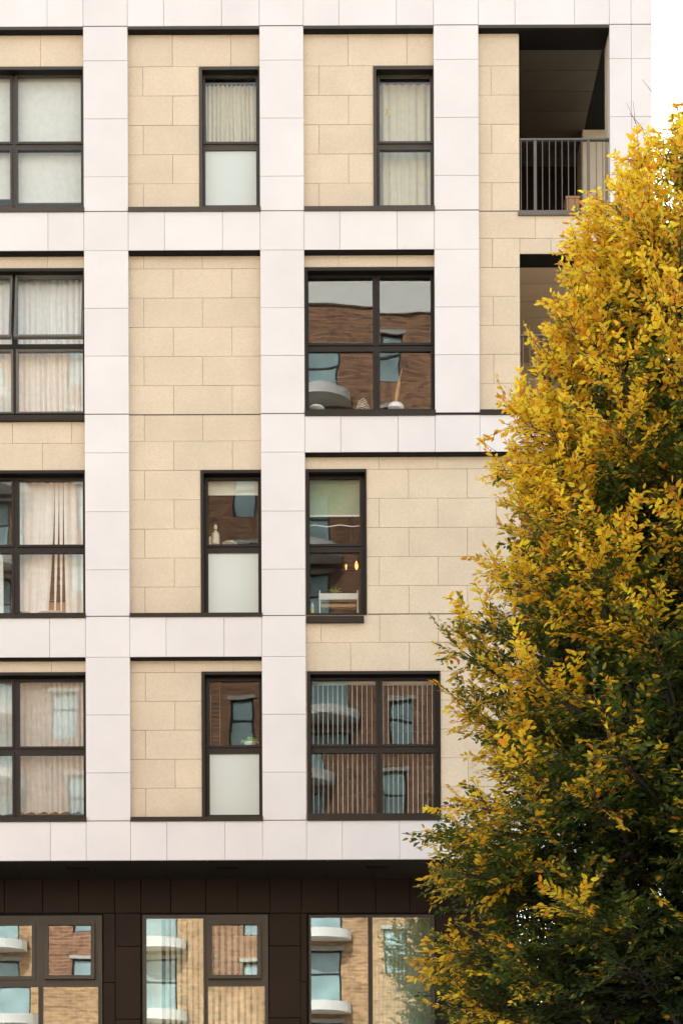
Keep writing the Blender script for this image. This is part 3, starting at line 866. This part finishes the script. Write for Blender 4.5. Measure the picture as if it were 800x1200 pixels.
# narrow window: shelf trolley, bottle, hanging lamp
tb = thing('side_table', 396, 719.4, 0.55, 'small white table with thin legs in the narrow dark window', 'table')
t = MB(); box_px(t, 373.5, 419.5, 695.5, 702.5, 0.50, 0.60); under(t.build('table_top', M['whitepaint']), tb)
for xx in (374, 418.2):
    for dd in (0.51, 0.58):
        t = MB(); box_px(t, xx, xx+1.4, 692 if dd < .55 else 703, 719, dd, dd+0.015); under(t.build('leg', M['whitepaint']), tb)
t = MB(); box_px(t, 376, 417, 708, 711.5, 0.52, 0.60); under(t.build('shelf', M['wood']), tb)
bt = thing('cleaning_bottle', 365.8, 719, 0.44, 'slim yellow and white bottle in the corner of the narrow window', 'bottle')
a, z = px(365.8, 719, 0.44)
under(MB().lathe(a, 0.44, z, [(0.022,0),(0.024,0.01),(0.024,0.07)], 14).build('bottle_base', M['yellow'], None, True), bt)
under(MB().lathe(a, 0.44, z+0.07, [(0.024,0),(0.024,0.05),(0.014,0.075),(0.012,0.09)], 14).build('bottle_neck', M['ivory'], None, True), bt)
t = MB()
for k in range(9):
    an = k*0.7
    t.tube([(0,0,0),(0.05*math.cos(an),0.03*math.sin(an),0.03),(0.12*math.cos(an),0.04*math.sin(an),0.02+0.006*k)], [0.006,0.008,0.003], 5)
o = t.build('trailing_plant', M['green'], None, True); a, z = px(392, 695.4, 0.55); o.location = (a, 0.55, z)
tag(o, 'small green plant sprig lying on the white table', 'plant')
lp = thing('pendant_lamp', 409, 664, 1.3, 'orange glowing pendant lamp hanging in the dark narrow window', 'lamp')
for xx, ss in ((405.5, 0.6), (417.5, 1.0)):
    a, z = px(xx, 668, 1.3)
    under(MB().lathe(a, 1.3, z, [(0.006,0),(0.026*ss,0.03),(0.030*ss,0.06),(0.016*ss,0.10*ss+.02),(0.005,0.12*ss+.02)], 12).build('bulb', M['glow'], None, True), lp)
a, z = px(411, 668, 1.32); under(MB().lathe(a, 1.33, z, [(0.14,0),(0.15,0.03),(0.12,0.09),(0.03,0.12)], 20, 1, .3).build('lamp_shade', M['dark'], None, True), lp)
t = MB(); a, z = px(411, 660, 1.33); t.tube([(a,1.33,z+0.05),(a,1.33,Z(548, 1.33))], 0.006, 6); under(t.build('cord', M['dark']), lp)
t = MB(); a, z = px(361, 616.5, 0.36); b, z2 = px(424, 616, 0.36)
t.tube([(a+(b-a)*k/12, 0.36, z+0.012*math.sin(k*1.1)) for k in range(13)], 0.008, 6)
tag(t.build('curtain_wire', M['whitepaint'], None, True), 'thin sagging white wire across the narrow dark window', 'wire')
# potted plant
pp = thing('potted_plant', 293, 874.3, 0.42, 'round green houseplant in a low white pot on the inner sill', 'plant')
a, z = px(293, 874.3, 0.42)
under(MB().lathe(a, 0.42, z, [(0.06,0),(0.075,0.008),(0.085,0.045),(0.078,0.046)], 20).build('pot', M['whitepaint'], None, True), pp)
t = MB(); r2 = random.Random(4)
for k in range(60):
    an = r2.uniform(0, 6.28); el = r2.uniform(0.1, 1.5); ln = r2.uniform(0.07, 0.13)
    p0 = Vector((a, 0.42, z+0.04)); dv = Vector((math.cos(an)*math.cos(el), 0.6*math.sin(an)*math.cos(el), math.sin(el)*0.75))
    p1 = p0 + dv*ln; p2 = p0 + dv*ln*1.25 + Vector((0,0,-0.03))
    t.tube([p0, p0+dv*ln*.5, p1, p2], [0.004, 0.010, 0.011, 0.001], 4)
under(t.build('foliage', M['green'], None, True), pp)
# upright clothes airer behind the plant window
t = MB()
for xx in (246.5, 257.5):
    a, z = px(xx, 800, 0.5); _, z2 = px(xx, 874, 0.5); t.tube([(a, 0.5, z), (a, 0.5, z2)], 0.006, 6)
for y in range(808, 873, 5):
    a, z = px(246.5, y, 0.5); b, _ = px(257.5, y, 0.5); t.tube([(a, 0.5, z), (b, 0.5, z)], 0.003, 5)
tag(t.build('ladder_rack', M['room'], None, True), 'slender ladder rack standing behind the window with the potted plant', 'rack')
# gold sticker on the glass
t = MB(); a, z = px(453.2, 131.4, DG+0.02); gy_ = DG + 0.018
def dot(mb, cx, cz, r1, r0=0.0):
    n = 14
    for k in range(n):
        p, q = 2*math.pi*k/n, 2*math.pi*(k+1)/n
        mb.v += [(cx+r1*math.cos(p), gy_, cz+r1*math.sin(p)), (cx+r1*math.cos(q), gy_, cz+r1*math.sin(q)), (cx+r0*math.cos(q), gy_, cz+r0*math.sin(q)), (cx+r0*math.cos(p), gy_, cz+r0*math.sin(p))]
        m_ = len(mb.v); mb.f.append((m_-4, m_-3, m_-2, m_-1))
dot(t, a-0.018, z+0.02, 0.026, 0.014); dot(t, a+0.024, z-0.02, 0.026, 0.014); dot(t, a+0.022, z+0.028, 0.014); dot(t, a-0.024, z-0.03, 0.016)
t.box(a-0.006, a+0.006, gy_, gy_+0.001, z-0.05, z+0.05)
tag(t.build('window_sticker', M['gold']), 'small gold ornamental sticker on the upper pane of the top right window', 'sticker')

def vblind(x0, x1, y0, y1, d, pitch, width, ang, mat, label, group=None, jitter=0.06, seed=1):
    r2 = random.Random(seed)
    root = thing('vertical_blind', (x0+x1)/2, y1, d, label, 'blind', group)
    t = MB(); x = x0
    while x < x1:
        a, zt = px(x, y0, d); _, zb = px(x, y1, d)
        an = ang + r2.uniform(-jitter, jitter)
        dx, dy = width/2*math.cos(an), width/2*math.sin(an); nx, ny = -math.sin(an)*0.003, math.cos(an)*0.003
        n = len(t.v)
        for zz in (zb, zt):
            t.v += [(a-dx-nx, d-dy-ny, zz), (a+dx-nx, d+dy-ny, zz), (a+dx+nx, d+dy+ny, zz), (a-dx+nx, d-dy+ny, zz)]
        for q in ((0,1,5,4),(1,2,6,5),(2,3,7,6),(3,0,4,7),(4,5,6,7),(3,2,1,0)): t.f.append(tuple(n+i for i in q))
        x += pitch
    s_ = t.build('slats', M[mat]); s_['kind'] = 'stuff'; under(s_, root)
    t = MB(); box_px(t, x0-1, x1+1, y0-3, y0, d-0.02, d+0.03); under(t.build('head_rail', M['whitepaint']), root)
    return root
vblind(367, 441, 802, 957, 0.40, 5.7, 0.085, R(87), 'slat', 'open vertical blind behind the left panes of the window touching the tree', 'blinds of the lowest square window', 0.05, 3)
vblind(449, 510, 802, 957, 0.40, 5.7, 0.085, R(88), 'slat', 'open vertical blind behind the right panes of the window touching the tree', 'blinds of the lowest square window', 0.05, 4)
vblind(174, 190, 1078, 1258, GD+0.16, 6.0, 0.085, R(12), 'cream', 'closed cream blind slats at the left edge of the lower middle window', None, 0.1, 5)
vblind(196, 240, 1078, 1258, GD+0.16, 6.6, 0.062, R(38), 'cream', 'half open cream blind behind the tall fixed lower pane', None, 0.08, 6)
vblind(246, 311, 1078, 1258, GD+0.16, 7.4, 0.062, R(40), 'cream', 'half open cream blind behind the small top-hung lower pane', None, 0.08, 7)
vblind(437, 505, 1077, 1258, GD+0.16, 4.6, 0.065, R(18), 'greenslat', 'nearly closed pale green blind in the lower window beside the tree', None, 0.08, 8)

# loggia furniture
zf1 = Z(LOG[0]['v1'], DS)
st = empty('wooden_stool', (X(672)*1.018, 0.5, zf1), 'tan wooden box stool behind the railing of the top loggia', 'stool')
t = MB(); t.box(X(665)*1.016, X(680)*1.016, 0.40, 0.62, zf1+0.0, zf1+0.36); under(t.build('stool_box', M['wood']), st)
t = MB(); t.box(X(664)*1.016, X(681)*1.016, 0.39, 0.63, zf1+0.361, zf1+0.39); under(t.build('stool_top', M['wood']), st)
zf2 = Z(LOG[1]['v1'], DS)
ch = empty('wicker_chair', (X(632), 0.9, zf2), 'tan wicker chair with round back behind the second loggia railing', 'chair')
t = MB(); cx = X(632)*1.03
arc = [(cx+0.28*math.cos(a_), 1.1+0.08*math.sin(a_), zf2+0.42+0.36*math.sin(a_)) for a_ in [math.pi*k/16 for k in range(17)]]
t.tube(arc, 0.025, 8)
for k in range(1, 16): t.tube([arc[k], (cx+0.2*math.cos(math.pi*k/16), 1.08, zf2+0.42)], 0.008, 5)
under(t.build('backrest', M['wicker'], None, True), ch)
under(MB().lathe(cx, 0.85, zf2+0.38, [(0.27,0),(0.30,0.02),(0.30,0.05),(0.26,0.06)], 20).build('seat', M['wicker'], None, True), ch)
for sx_ in (-1, 1):
    for sy_ in (0.68, 1.02):
        t = MB(); t.tube([(cx+sx_*0.2, sy_, zf2), (cx+sx_*0.18, sy_, zf2+0.39)], 0.018, 6); under(t.build('leg', M['wicker']), ch)

# ------------------------------------------------------------------ the brick block across the street (seen mirrored in the panes)
OY = -45.0
def OX(p): return (p-385)/28.57
def OZ(p): return EYE + (1470-p)/28.57
OB = empty('brick_apartment_block', (OX(300), OY-5, 0), 'tall brick apartment block with white balconies, mirrored in the window panes', 'building')
otop = OZ(322)
STO = 88.0/28.57
rows = range(0, 13)
wcols = [p for p in (470, 278, 86, -106, 662)]
bcols = [p for p in (370, 178, -14, 566, -206)]
oh = []
wz = [(OZ(870)+(k-3)*STO, OZ(815)+(k-3)*STO) for k in range(0, 10)]
wz = [(a, b) for a, b in wz if a > 2 and b < otop-0.5]
bz = [(OZ(1078)+(k-3)*STO, OZ(1022)+(k-3)*STO) for k in range(0, 13)]
bz = [(a-0.25, b+0.1) for a, b in bz if a > 2 and b < otop-1.5]
for p in wcols: oh += [(OX(p-14), OX(p+14), a, b) for a, b in wz]
for p in bcols: oh += [(OX(p-32), OX(p+24), a, b) for a, b in bz]
t = MB(); grid_fill(t, OX(-330), OX(800), 17.6, otop-1.0, oh, OY-0.35, OY); under(t.build('wall', M['brick']), OB)
t = MB(); grid_fill(t, OX(-330), OX(800), 0, 17.55, oh, OY-0.35, OY); under(t.build('wall', M['brickT']), OB)
t = MB(); t.box(OX(-330), OX(800), OY-0.35, OY-0.03, 17.55, 17.6); under(t.build('string_course', M['concrete']), OB)
t = MB(); t.box(OX(-330), OX(800), OY-12, OY-0.6, 0, otop-1.0); under(t.build('rear_block', M['brick']), OB)
t = MB(); t.box(OX(-332), OX(802), OY-12.1, OY+0.12, otop-1.0, otop+0.25); under(t.build('roof_band', M['whitepaint']), OB)
_wm = {}
def owin(x0, x1, z0, z1):
    key = (round(x1-x0, 2), round(z1-z0, 2))
    if key not in _wm:
        a, c = key[0]/2, key[1]/2
        f = MB(); f.ring(-a, a, -c, c, -a+0.07, a-0.07, -c+0.07, c-0.07, -0.17, -0.10); f.box(-a+.07, a-.07, -0.16, -0.11, c*0.1, c*0.1+0.07)
        g = MB(); g.box(-a+.07, a-.07, -0.15, -0.14, -c+.07, c-.07)
        l_ = MB(); l_.box(-a-.12, a+.12, -0.02, 0.05, c, c+0.16)
        _wm[key] = (f.mesh('window', M['bronze']), g.mesh('pane', M['farglass']), l_.mesh('lintel', M['concrete']))
    f, g, l_ = _wm[key]
    o = link('window', f, OB, ((x0+x1)/2, OY, (z0+z1)/2)); o.matrix_parent_inverse = Matrix.Translation(-Vector(OB.location))
    link('pane', g, o); link('lintel', l_, o)
for h in oh: owin(*h)
bm_ = None
for p in bcols:
    for (a, b) in bz:
        if bm_ is None:
            s_ = MB(); n = 16; L_ = 1.25
            prof = [(-L_ + 2*L_*i/n, 0.35 + 0.95*math.sin(math.pi*i/n)**0.6) for i in range(n+1)]
            for i in range(n):
                (x0, y0), (x1, y1) = prof[i], prof[i+1]
                k = len(s_.v)
                s_.v += [(x0,0,0),(x1,0,0),(x1,y1,0),(x0,y0,0),(x0,0,.42),(x1,0,.42),(x1,y1,.42),(x0,y0,.42)]
                for q in ((0,3,2,1),(4,5,6,7),(3,7,6,2)): s_.f.append(tuple(k+j for j in q))
            g_ = MB()
            for i in range(n):
                (x0, y0), (x1, y1) = prof[i], prof[i+1]
                g_.quad((x0,y0-.05,.42),(x1,y1-.05,.42),(x1,y1-.05,1.3),(x0,y0-.05,1.3))
            bm_ = (s_.mesh('balcony', M['whitepaint']), g_.mesh('balustrade', M['glass']))
        o = link('balcony', bm_[0], OB, (OX(p), OY+0.002, a-0.42)); o.matrix_parent_inverse = Matrix.Translation(-Vector(OB.location))
        link('balustrade', bm_[1], o)

# ------------------------------------------------------------------ trees
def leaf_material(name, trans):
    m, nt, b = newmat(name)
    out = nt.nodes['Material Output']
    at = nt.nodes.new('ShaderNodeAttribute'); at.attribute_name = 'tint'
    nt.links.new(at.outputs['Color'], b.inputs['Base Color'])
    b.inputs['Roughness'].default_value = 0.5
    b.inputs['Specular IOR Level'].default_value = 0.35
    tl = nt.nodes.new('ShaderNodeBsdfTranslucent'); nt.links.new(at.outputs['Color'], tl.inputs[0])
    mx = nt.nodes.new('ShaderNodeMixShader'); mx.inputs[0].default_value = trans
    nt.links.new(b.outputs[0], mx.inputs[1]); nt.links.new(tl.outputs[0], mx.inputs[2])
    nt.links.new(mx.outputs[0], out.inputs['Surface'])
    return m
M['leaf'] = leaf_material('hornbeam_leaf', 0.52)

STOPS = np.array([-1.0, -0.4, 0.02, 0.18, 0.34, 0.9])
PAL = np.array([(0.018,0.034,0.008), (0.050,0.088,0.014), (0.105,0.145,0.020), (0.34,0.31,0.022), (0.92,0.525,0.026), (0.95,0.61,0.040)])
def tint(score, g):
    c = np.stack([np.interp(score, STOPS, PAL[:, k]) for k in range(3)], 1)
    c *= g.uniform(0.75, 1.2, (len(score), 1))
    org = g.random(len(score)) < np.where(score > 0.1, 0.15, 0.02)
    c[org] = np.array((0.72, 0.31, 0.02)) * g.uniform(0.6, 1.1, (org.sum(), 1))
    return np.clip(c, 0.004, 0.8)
# outline of one leaf: midrib fold, two quads
LV = np.array([(0, 0, 0), (-0.46, 0.30, 0.10), (-0.40, 0.66, 0.09), (0, 1.0, -0.06), (0.40, 0.66, 0.09), (0.46, 0.30, 0.10)])
def leaf_mesh(name, pos, axis, nrm, ln, wd, col, mat):
    n = len(pos)
    axis = axis/np.linalg.norm(axis, axis=1, keepdims=True)
    lat = np.cross(axis, nrm); lat /= np.linalg.norm(lat, axis=1, keepdims=True)+1e-9
    nrm = np.cross(lat, axis)
    v = (pos[:, None, :] + LV[None, :, 0:1]*wd[:, None, None]*lat[:, None, :] + LV[None, :, 1:2]*ln[:, None, None]*axis[:, None, :]
         + LV[None, :, 2:3]*wd[:, None, None]*nrm[:, None, :]).reshape(-1, 3)
    idx = (np.arange(n)*6)[:, None] + np.array([0, 5, 4, 3, 0, 3, 2, 1])[None, :]
    me = bpy.data.meshes.new(name)
    me.vertices.add(n*6); me.vertices.foreach_set('co', v.astype(np.float32).ravel())
    me.loops.add(n*8); me.loops.foreach_set('vertex_index', idx.astype(np.int32).ravel())
    me.polygons.add(n*2)
    me.polygons.foreach_set('loop_start', (np.arange(n*2)*4).astype(np.int32))
    me.polygons.foreach_set('loop_total', np.full(n*2, 4, np.int32))
    me.update(calc_edges=True)
    ca = me.color_attributes.new('tint', 'FLOAT_COLOR', 'POINT')
    cc = np.ones((n, 6, 4), np.float32); cc[:, :, :3] = col[:, None, :]
    ca.data.foreach_set('color', cc.ravel())
    me.materials.append(mat)
    return me

g = np.random.default_rng(11)
TY = -8.0; TS = 80*D/(D+TY)
TX = (838-XC)/TS
def tz(p): return EYE + (YH-p)/TS
ENV = [(60, 0), (110, 22), (160, 58), (185, 92), (205, 116), (240, 140), (290, 165), (340, 184), (400, 203), (455, 226), (500, 240), (560, 250),
       (600, 262), (640, 280), (705, 302), (760, 298), (830, 302), (880, 312), (940, 324), (990, 328), (1045, 334), (1090, 336), (1140, 338), (1185, 330), (1215, 300), (1235, 200), (1250, 60)]
ez = np.array([tz(p) for p, _ in ENV])[::-1]; er = np.array([r/TS for _, r in ENV])[::-1]
def RAD(z): return np.interp(z, ez, er)
zlo, zhi = ez[0], ez[-1]
TREE = empty('hornbeam_tree', (TX, TY, 0), 'tall hornbeam tree turning yellow, in front of the facade at right', 'tree')
t = MB()
tp = [(TX+0.05*math.sin(k*1.3), TY+0.06*math.cos(k*1.7), k*0.65) for k in range(20)]
tp = [p for p in tp if p[2] < zhi-1.0]
t.tube(tp, [0.19*(1-p[2]/zhi)**0.8+0.012 for p in tp], 10)
under(t.build('trunk', M['bark'], None, True), TREE)
NB = 299
br_pos = []; twigs = MB()
LP, LA, LN, LL, LW, LS = [], [], [], [], [], []
zs = np.linspace(0, 1, 400); zz = zlo + 0.25 + (zhi-zlo-0.35)*zs
cdf = np.cumsum((RAD(zz)**1.15+0.4)*np.where(zz < tz(1000), 1.35, 1.0)); cdf /= cdf[-1]
bmesh_list = []
NB2 = 300
for i in range(NB + NB2):
    ze = float(np.interp((i+0.5)/NB if i < NB else (i-NB+0.5)/NB2, cdf, zz)) + g.normal(0, 0.12)
    ze = min(max(ze, zlo+0.15), zhi-0.1)
    az = i*2.39996 + g.normal(0, 0.25)
    big = g.random()
    rf = 0.76 + 0.26*big if g.random() < 0.85 else g.uniform(0.45, 0.76)
    re = float(RAD(ze))*rf
    hrel = (ze-zlo)/(zhi-zlo)
    ang = R(18 + 40*hrel + g.normal(0, 7))
    z0 = max(ze - re*math.tan(ang) - 0.2, 2.9 + 0.4*g.random())
    dirv = np.array([math.cos(az), math.sin(az), 0.0])
    P0 = np.array([TX, TY, z0]); P2 = np.array([TX, TY, ze]) + dirv*re
    P1 = np.array([TX, TY, z0]) + dirv*re*0.5 + np.array([0, 0, (ze-z0)*(0.62 if hrel > .3 else 0.8)]) + g.normal(0, 0.12, 3)
    ts = np.linspace(0, 1, 8)[:, None]
    pts = (1-ts)**2*P0 + 2*ts*(1-ts)*P1 + ts**2*P2
    pts[1:-1] += g.normal(0, 0.03, (6, 3))
    blen = float(np.linalg.norm(np.diff(pts, axis=0), axis=1).sum())
    r0 = 0.010 + 0.011*blen
    if i < NB:
        b_ = MB(); b_.tube([tuple(p) for p in pts], list(np.linspace(r0, 0.005, 8)), 5, False)
        under(b_.build('branch', M['bark'], None, True), TREE)
    else:
        twigs.tube([tuple(p) for p in pts[3:]], list(np.linspace(r0*.5, 0.004, 5)), 4, False)
    # twigs along the outer part, then a leading spray at the tip
    nt_ = max(12, int(blen*14))
    bt_score = g.normal(0, 0.16)
    for k in range(nt_+2):
        lead = k >= nt_
        tt = 1.0 if lead else 0.30 + 0.70*((k+g.random())/nt_)**0.8
        p = (1-tt)**2*P0 + 2*tt*(1-tt)*P1 + tt**2*P2
        tan = 2*(1-tt)*(P1-P0) + 2*tt*(P2-P1); tan /= np.linalg.norm(tan)+1e-9
        side = np.cross(tan, (0, 0, 1)); side /= np.linalg.norm(side)+1e-9
        sgn = 1 if k % 2 else -1
        upv = np.cross(side, tan)
        d_ = tan*g.uniform(0.5, 1.0) + (0 if lead else 1)*side*sgn*g.uniform(0.4, 1.1) + upv*g.normal(0.12, 0.42) + g.normal(0, 0.12, 3)
        if lead: d_ = tan + g.normal(0, 0.25, 3) + np.array([0, 0, 0.15])
        d_ /= np.linalg.norm(d_)
        tl_ = g.uniform(0.30, 0.72)*(1.15-0.35*tt)
        if lead: tl_ = g.uniform(0.25, 0.5)
        end = p + d_*tl_ + np.array([0, 0, -0.05*tl_])
        rr = math.hypot(end[0]-TX, end[1]-TY)
        rl = float(RAD(end[2]))
        if rr > rl*1.10 + 0.08: continue
        if end[2] < tz(760) and end[0] > TX-2.0 and g.random() < 0.12: continue
        mid = p + d_*tl_*0.55 + g.normal(0, 0.015, 3)
        twigs.tube([tuple(p), tuple(mid), tuple(end)], [0.0045, 0.003, 0.0015], 3, False)
        nl = int(tl_/0.0175)
        sv = np.cross(d_, (0, 0, 1)); sv /= np.linalg.norm(sv)+1e-9
        nv = np.cross(sv, d_)
        nv = nv + sv*g.normal(0, 0.5); nv /= np.linalg.norm(nv)
        sv = np.cross(d_, nv)
        u_ = np.linspace(0.12, 1.0, nl)
        pos = p[None]*(1-u_[:, None]) + end[None]*u_[:, None] + g.normal(0, 0.012, (nl, 3))
        s2 = np.where(np.arange(nl) % 2 == 0, 1.0, -1.0)[:, None]
        ax_ = d_[None]*g.uniform(0.5, 1.0, (nl, 1)) + s2*sv[None]*g.uniform(0.5, 1.0, (nl, 1)) + g.normal(0, 0.22, (nl, 3)) + np.array([0, 0, -0.18])
        nn = nv[None] + g.normal(0, 0.42, (nl, 3))
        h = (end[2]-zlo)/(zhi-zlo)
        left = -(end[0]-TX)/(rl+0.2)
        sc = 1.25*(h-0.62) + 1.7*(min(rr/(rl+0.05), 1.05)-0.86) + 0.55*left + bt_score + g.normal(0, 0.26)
        LP.append(pos); LA.append(ax_); LN.append(nn)
        ln = g.uniform(0.046, 0.086, nl); LL.append(ln); LW.append(ln*g.uniform(0.38, 0.54, nl))
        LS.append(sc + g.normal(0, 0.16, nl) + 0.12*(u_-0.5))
for k, (p_, q_, yy) in enumerate(((1215, 1160, -0.5), (1175, 1128, -0.9))):      # two heavy low limbs reaching left
    xa, xb = TX, (655+50*k-XC)/TS
    pts = [(xa+(xb-xa)*f, TY+yy*math.sin(f*2.2), tz(p_)+(tz(q_)-tz(p_))*math.sin(f*2.0)+0.04*math.sin(9*f+k)) for f in [j/9 for j in range(10)]]
    b_ = MB(); b_.tube(pts, list(np.linspace(0.07, 0.012, 10)), 8, False); under(b_.build('limb', M['bark'], None, True), TREE)
# bare leader twigs at the top and upper left
for k in range(34):
    z0 = g.uniform(tz(300), tz(150)); az = g.uniform(0, 6.28); r_ = RAD(z0)*g.uniform(0.6, 0.95)
    p = np.array([TX+r_*math.cos(az), TY+r_*math.sin(az), z0])
    e = p + np.array([0.25*math.cos(az)+g.normal(0, .06), 0.25*math.sin(az), g.uniform(0.25, 0.5)])
    twigs.tube([tuple(p), tuple((p+e)/2+g.normal(0, .02, 3)), tuple(e)], [0.005, 0.0035, 0.0015], 4, False)
    for q in range(3):
        u_ = g.uniform(0.3, 0.8); b0 = p*(1-u_)+e*u_
        twigs.tube([tuple(b0), tuple(b0+np.array([g.normal(0, .09), g.normal(0, .09), g.uniform(.1, .22)]))], [0.003, 0.0015], 3, False)
tw = twigs.build('twigs', M['bark']); tw['kind'] = 'stuff'; under(tw, TREE)
LP, LA, LN = np.concatenate(LP), np.concatenate(LA), np.concatenate(LN)
LL, LW, LS = np.concatenate(LL), np.concatenate(LW), np.concatenate(LS)
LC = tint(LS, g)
print('leaves', len(LP))
# the leaves that show largest are objects of their own
A = LA/np.linalg.norm(LA, axis=1, keepdims=True)
Lat = np.cross(A, LN); Lat /= np.linalg.norm(Lat, axis=1, keepdims=True); Nn = np.cross(Lat, A)
cp = np.array(camo.location); vd = LP - cp; dist = np.linalg.norm(vd, axis=1); vd /= dist[:, None]
u_img = XC + (LP[:, 0])/(LP[:, 1]+D)*D/S; v_img = YH - (LP[:, 2]-EYE)/(LP[:, 1]+D)*D/S
area = LL*LW*np.abs((Nn*vd).sum(1))/dist**2
rad_ = np.hypot(LP[:, 0]-TX, LP[:, 1]-TY)/np.maximum(RAD(LP[:, 2]), .1)
seen = (u_img > 5) & (u_img < 795) & (v_img > 5) & (v_img < 1195) & (rad_ > 0.86) & ((LP[:, 1] < TY-0.2) | (rad_ > 0.97)) & (LP[:, 1] < TY+0.3)
pick = np.argsort(-np.where(seen, area, 0))[:300]
keep = np.ones(len(LP), bool); keep[pick] = False
one = {}
for i in pick:
    band_ = int(np.clip(np.interp(LS[i], STOPS, range(6)), 0, 5))
    key = (band_, int(i) % 3)
    if key not in one:
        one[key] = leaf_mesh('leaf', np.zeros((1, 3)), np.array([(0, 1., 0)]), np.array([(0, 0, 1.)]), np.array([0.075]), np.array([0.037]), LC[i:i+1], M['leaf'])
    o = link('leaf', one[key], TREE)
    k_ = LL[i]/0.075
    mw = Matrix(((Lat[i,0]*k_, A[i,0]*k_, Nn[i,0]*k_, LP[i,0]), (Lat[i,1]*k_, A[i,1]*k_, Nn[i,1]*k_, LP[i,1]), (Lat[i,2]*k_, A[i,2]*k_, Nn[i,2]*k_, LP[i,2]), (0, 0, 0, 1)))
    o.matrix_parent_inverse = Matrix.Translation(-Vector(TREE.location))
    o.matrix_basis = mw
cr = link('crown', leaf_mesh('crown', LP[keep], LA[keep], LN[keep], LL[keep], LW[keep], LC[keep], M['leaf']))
cr['kind'] = 'stuff'; under(cr, TREE)

# beyond the corner: an orange autumn tree and a pale low house
FT = empty('autumn_tree', (9.0, 34, 0), 'orange autumn tree far behind, glimpsed below the green branches', 'tree')
t = MB(); t.tube([(9.0, 34, 0), (9.1, 34, 4), (9.0, 34, 8)], [0.25, 0.18, 0.05], 8)
for k in range(10):
    a_ = k*2.4; t.tube([(9, 34, 3+0.4*k), (9+1.5*math.cos(a_), 34+1.2*math.sin(a_), 5+0.4*k)], [0.08, 0.02], 5)
under(t.build('trunk', M['bark'], None, True), FT)
n = 9000
th = g.uniform(0, 2*np.pi, n); ph = np.arccos(g.uniform(-1, 1, n)); rr = g.uniform(0.3, 1, n)**0.5
lump = 1 + 0.18*np.sin(3*th+1)*np.sin(4*ph) + g.normal(0, .05, n)
pos = np.stack([9.0 + 3.6*rr*lump*np.sin(ph)*np.cos(th), 34 + 3.2*rr*lump*np.sin(ph)*np.sin(th), 7.6 + 3.7*rr*lump*np.cos(ph)], 1)
ln = g.uniform(0.16, 0.30, n)
sc = g.normal(0.6, 0.25, n)
oc = np.array((0.62, 0.30, 0.03))*g.uniform(0.6, 1.15, (n, 1)); 
cr = link('crown', leaf_mesh('crown', pos, g.normal(0, 1, (n, 3)), g.normal(0, 1, (n, 3)), ln, ln*0.6, oc, M['leaf'])); cr['kind'] = 'stuff'; under(cr, FT)
HS = empty('pale_house', (14.2, 40, 0), 'pale stone house far behind at the lower right corner', 'house')
t = MB(); t.box(12.6, 20.0, 38, 46, 0, 9.2); under(t.build('wall', M['concrete']), HS)
t = MB(); t.box(12.4, 20.2, 37.8, 46.2, 9.2, 9.6); under(t.build('roof', M['paving']), HS)
for k in range(3):
    t = MB(); t.box(13.2+2.2*k, 14.3+2.2*k, 37.95, 38.05, 6.2, 7.9); w_ = under(t.build('window', M['farglass']), HS)
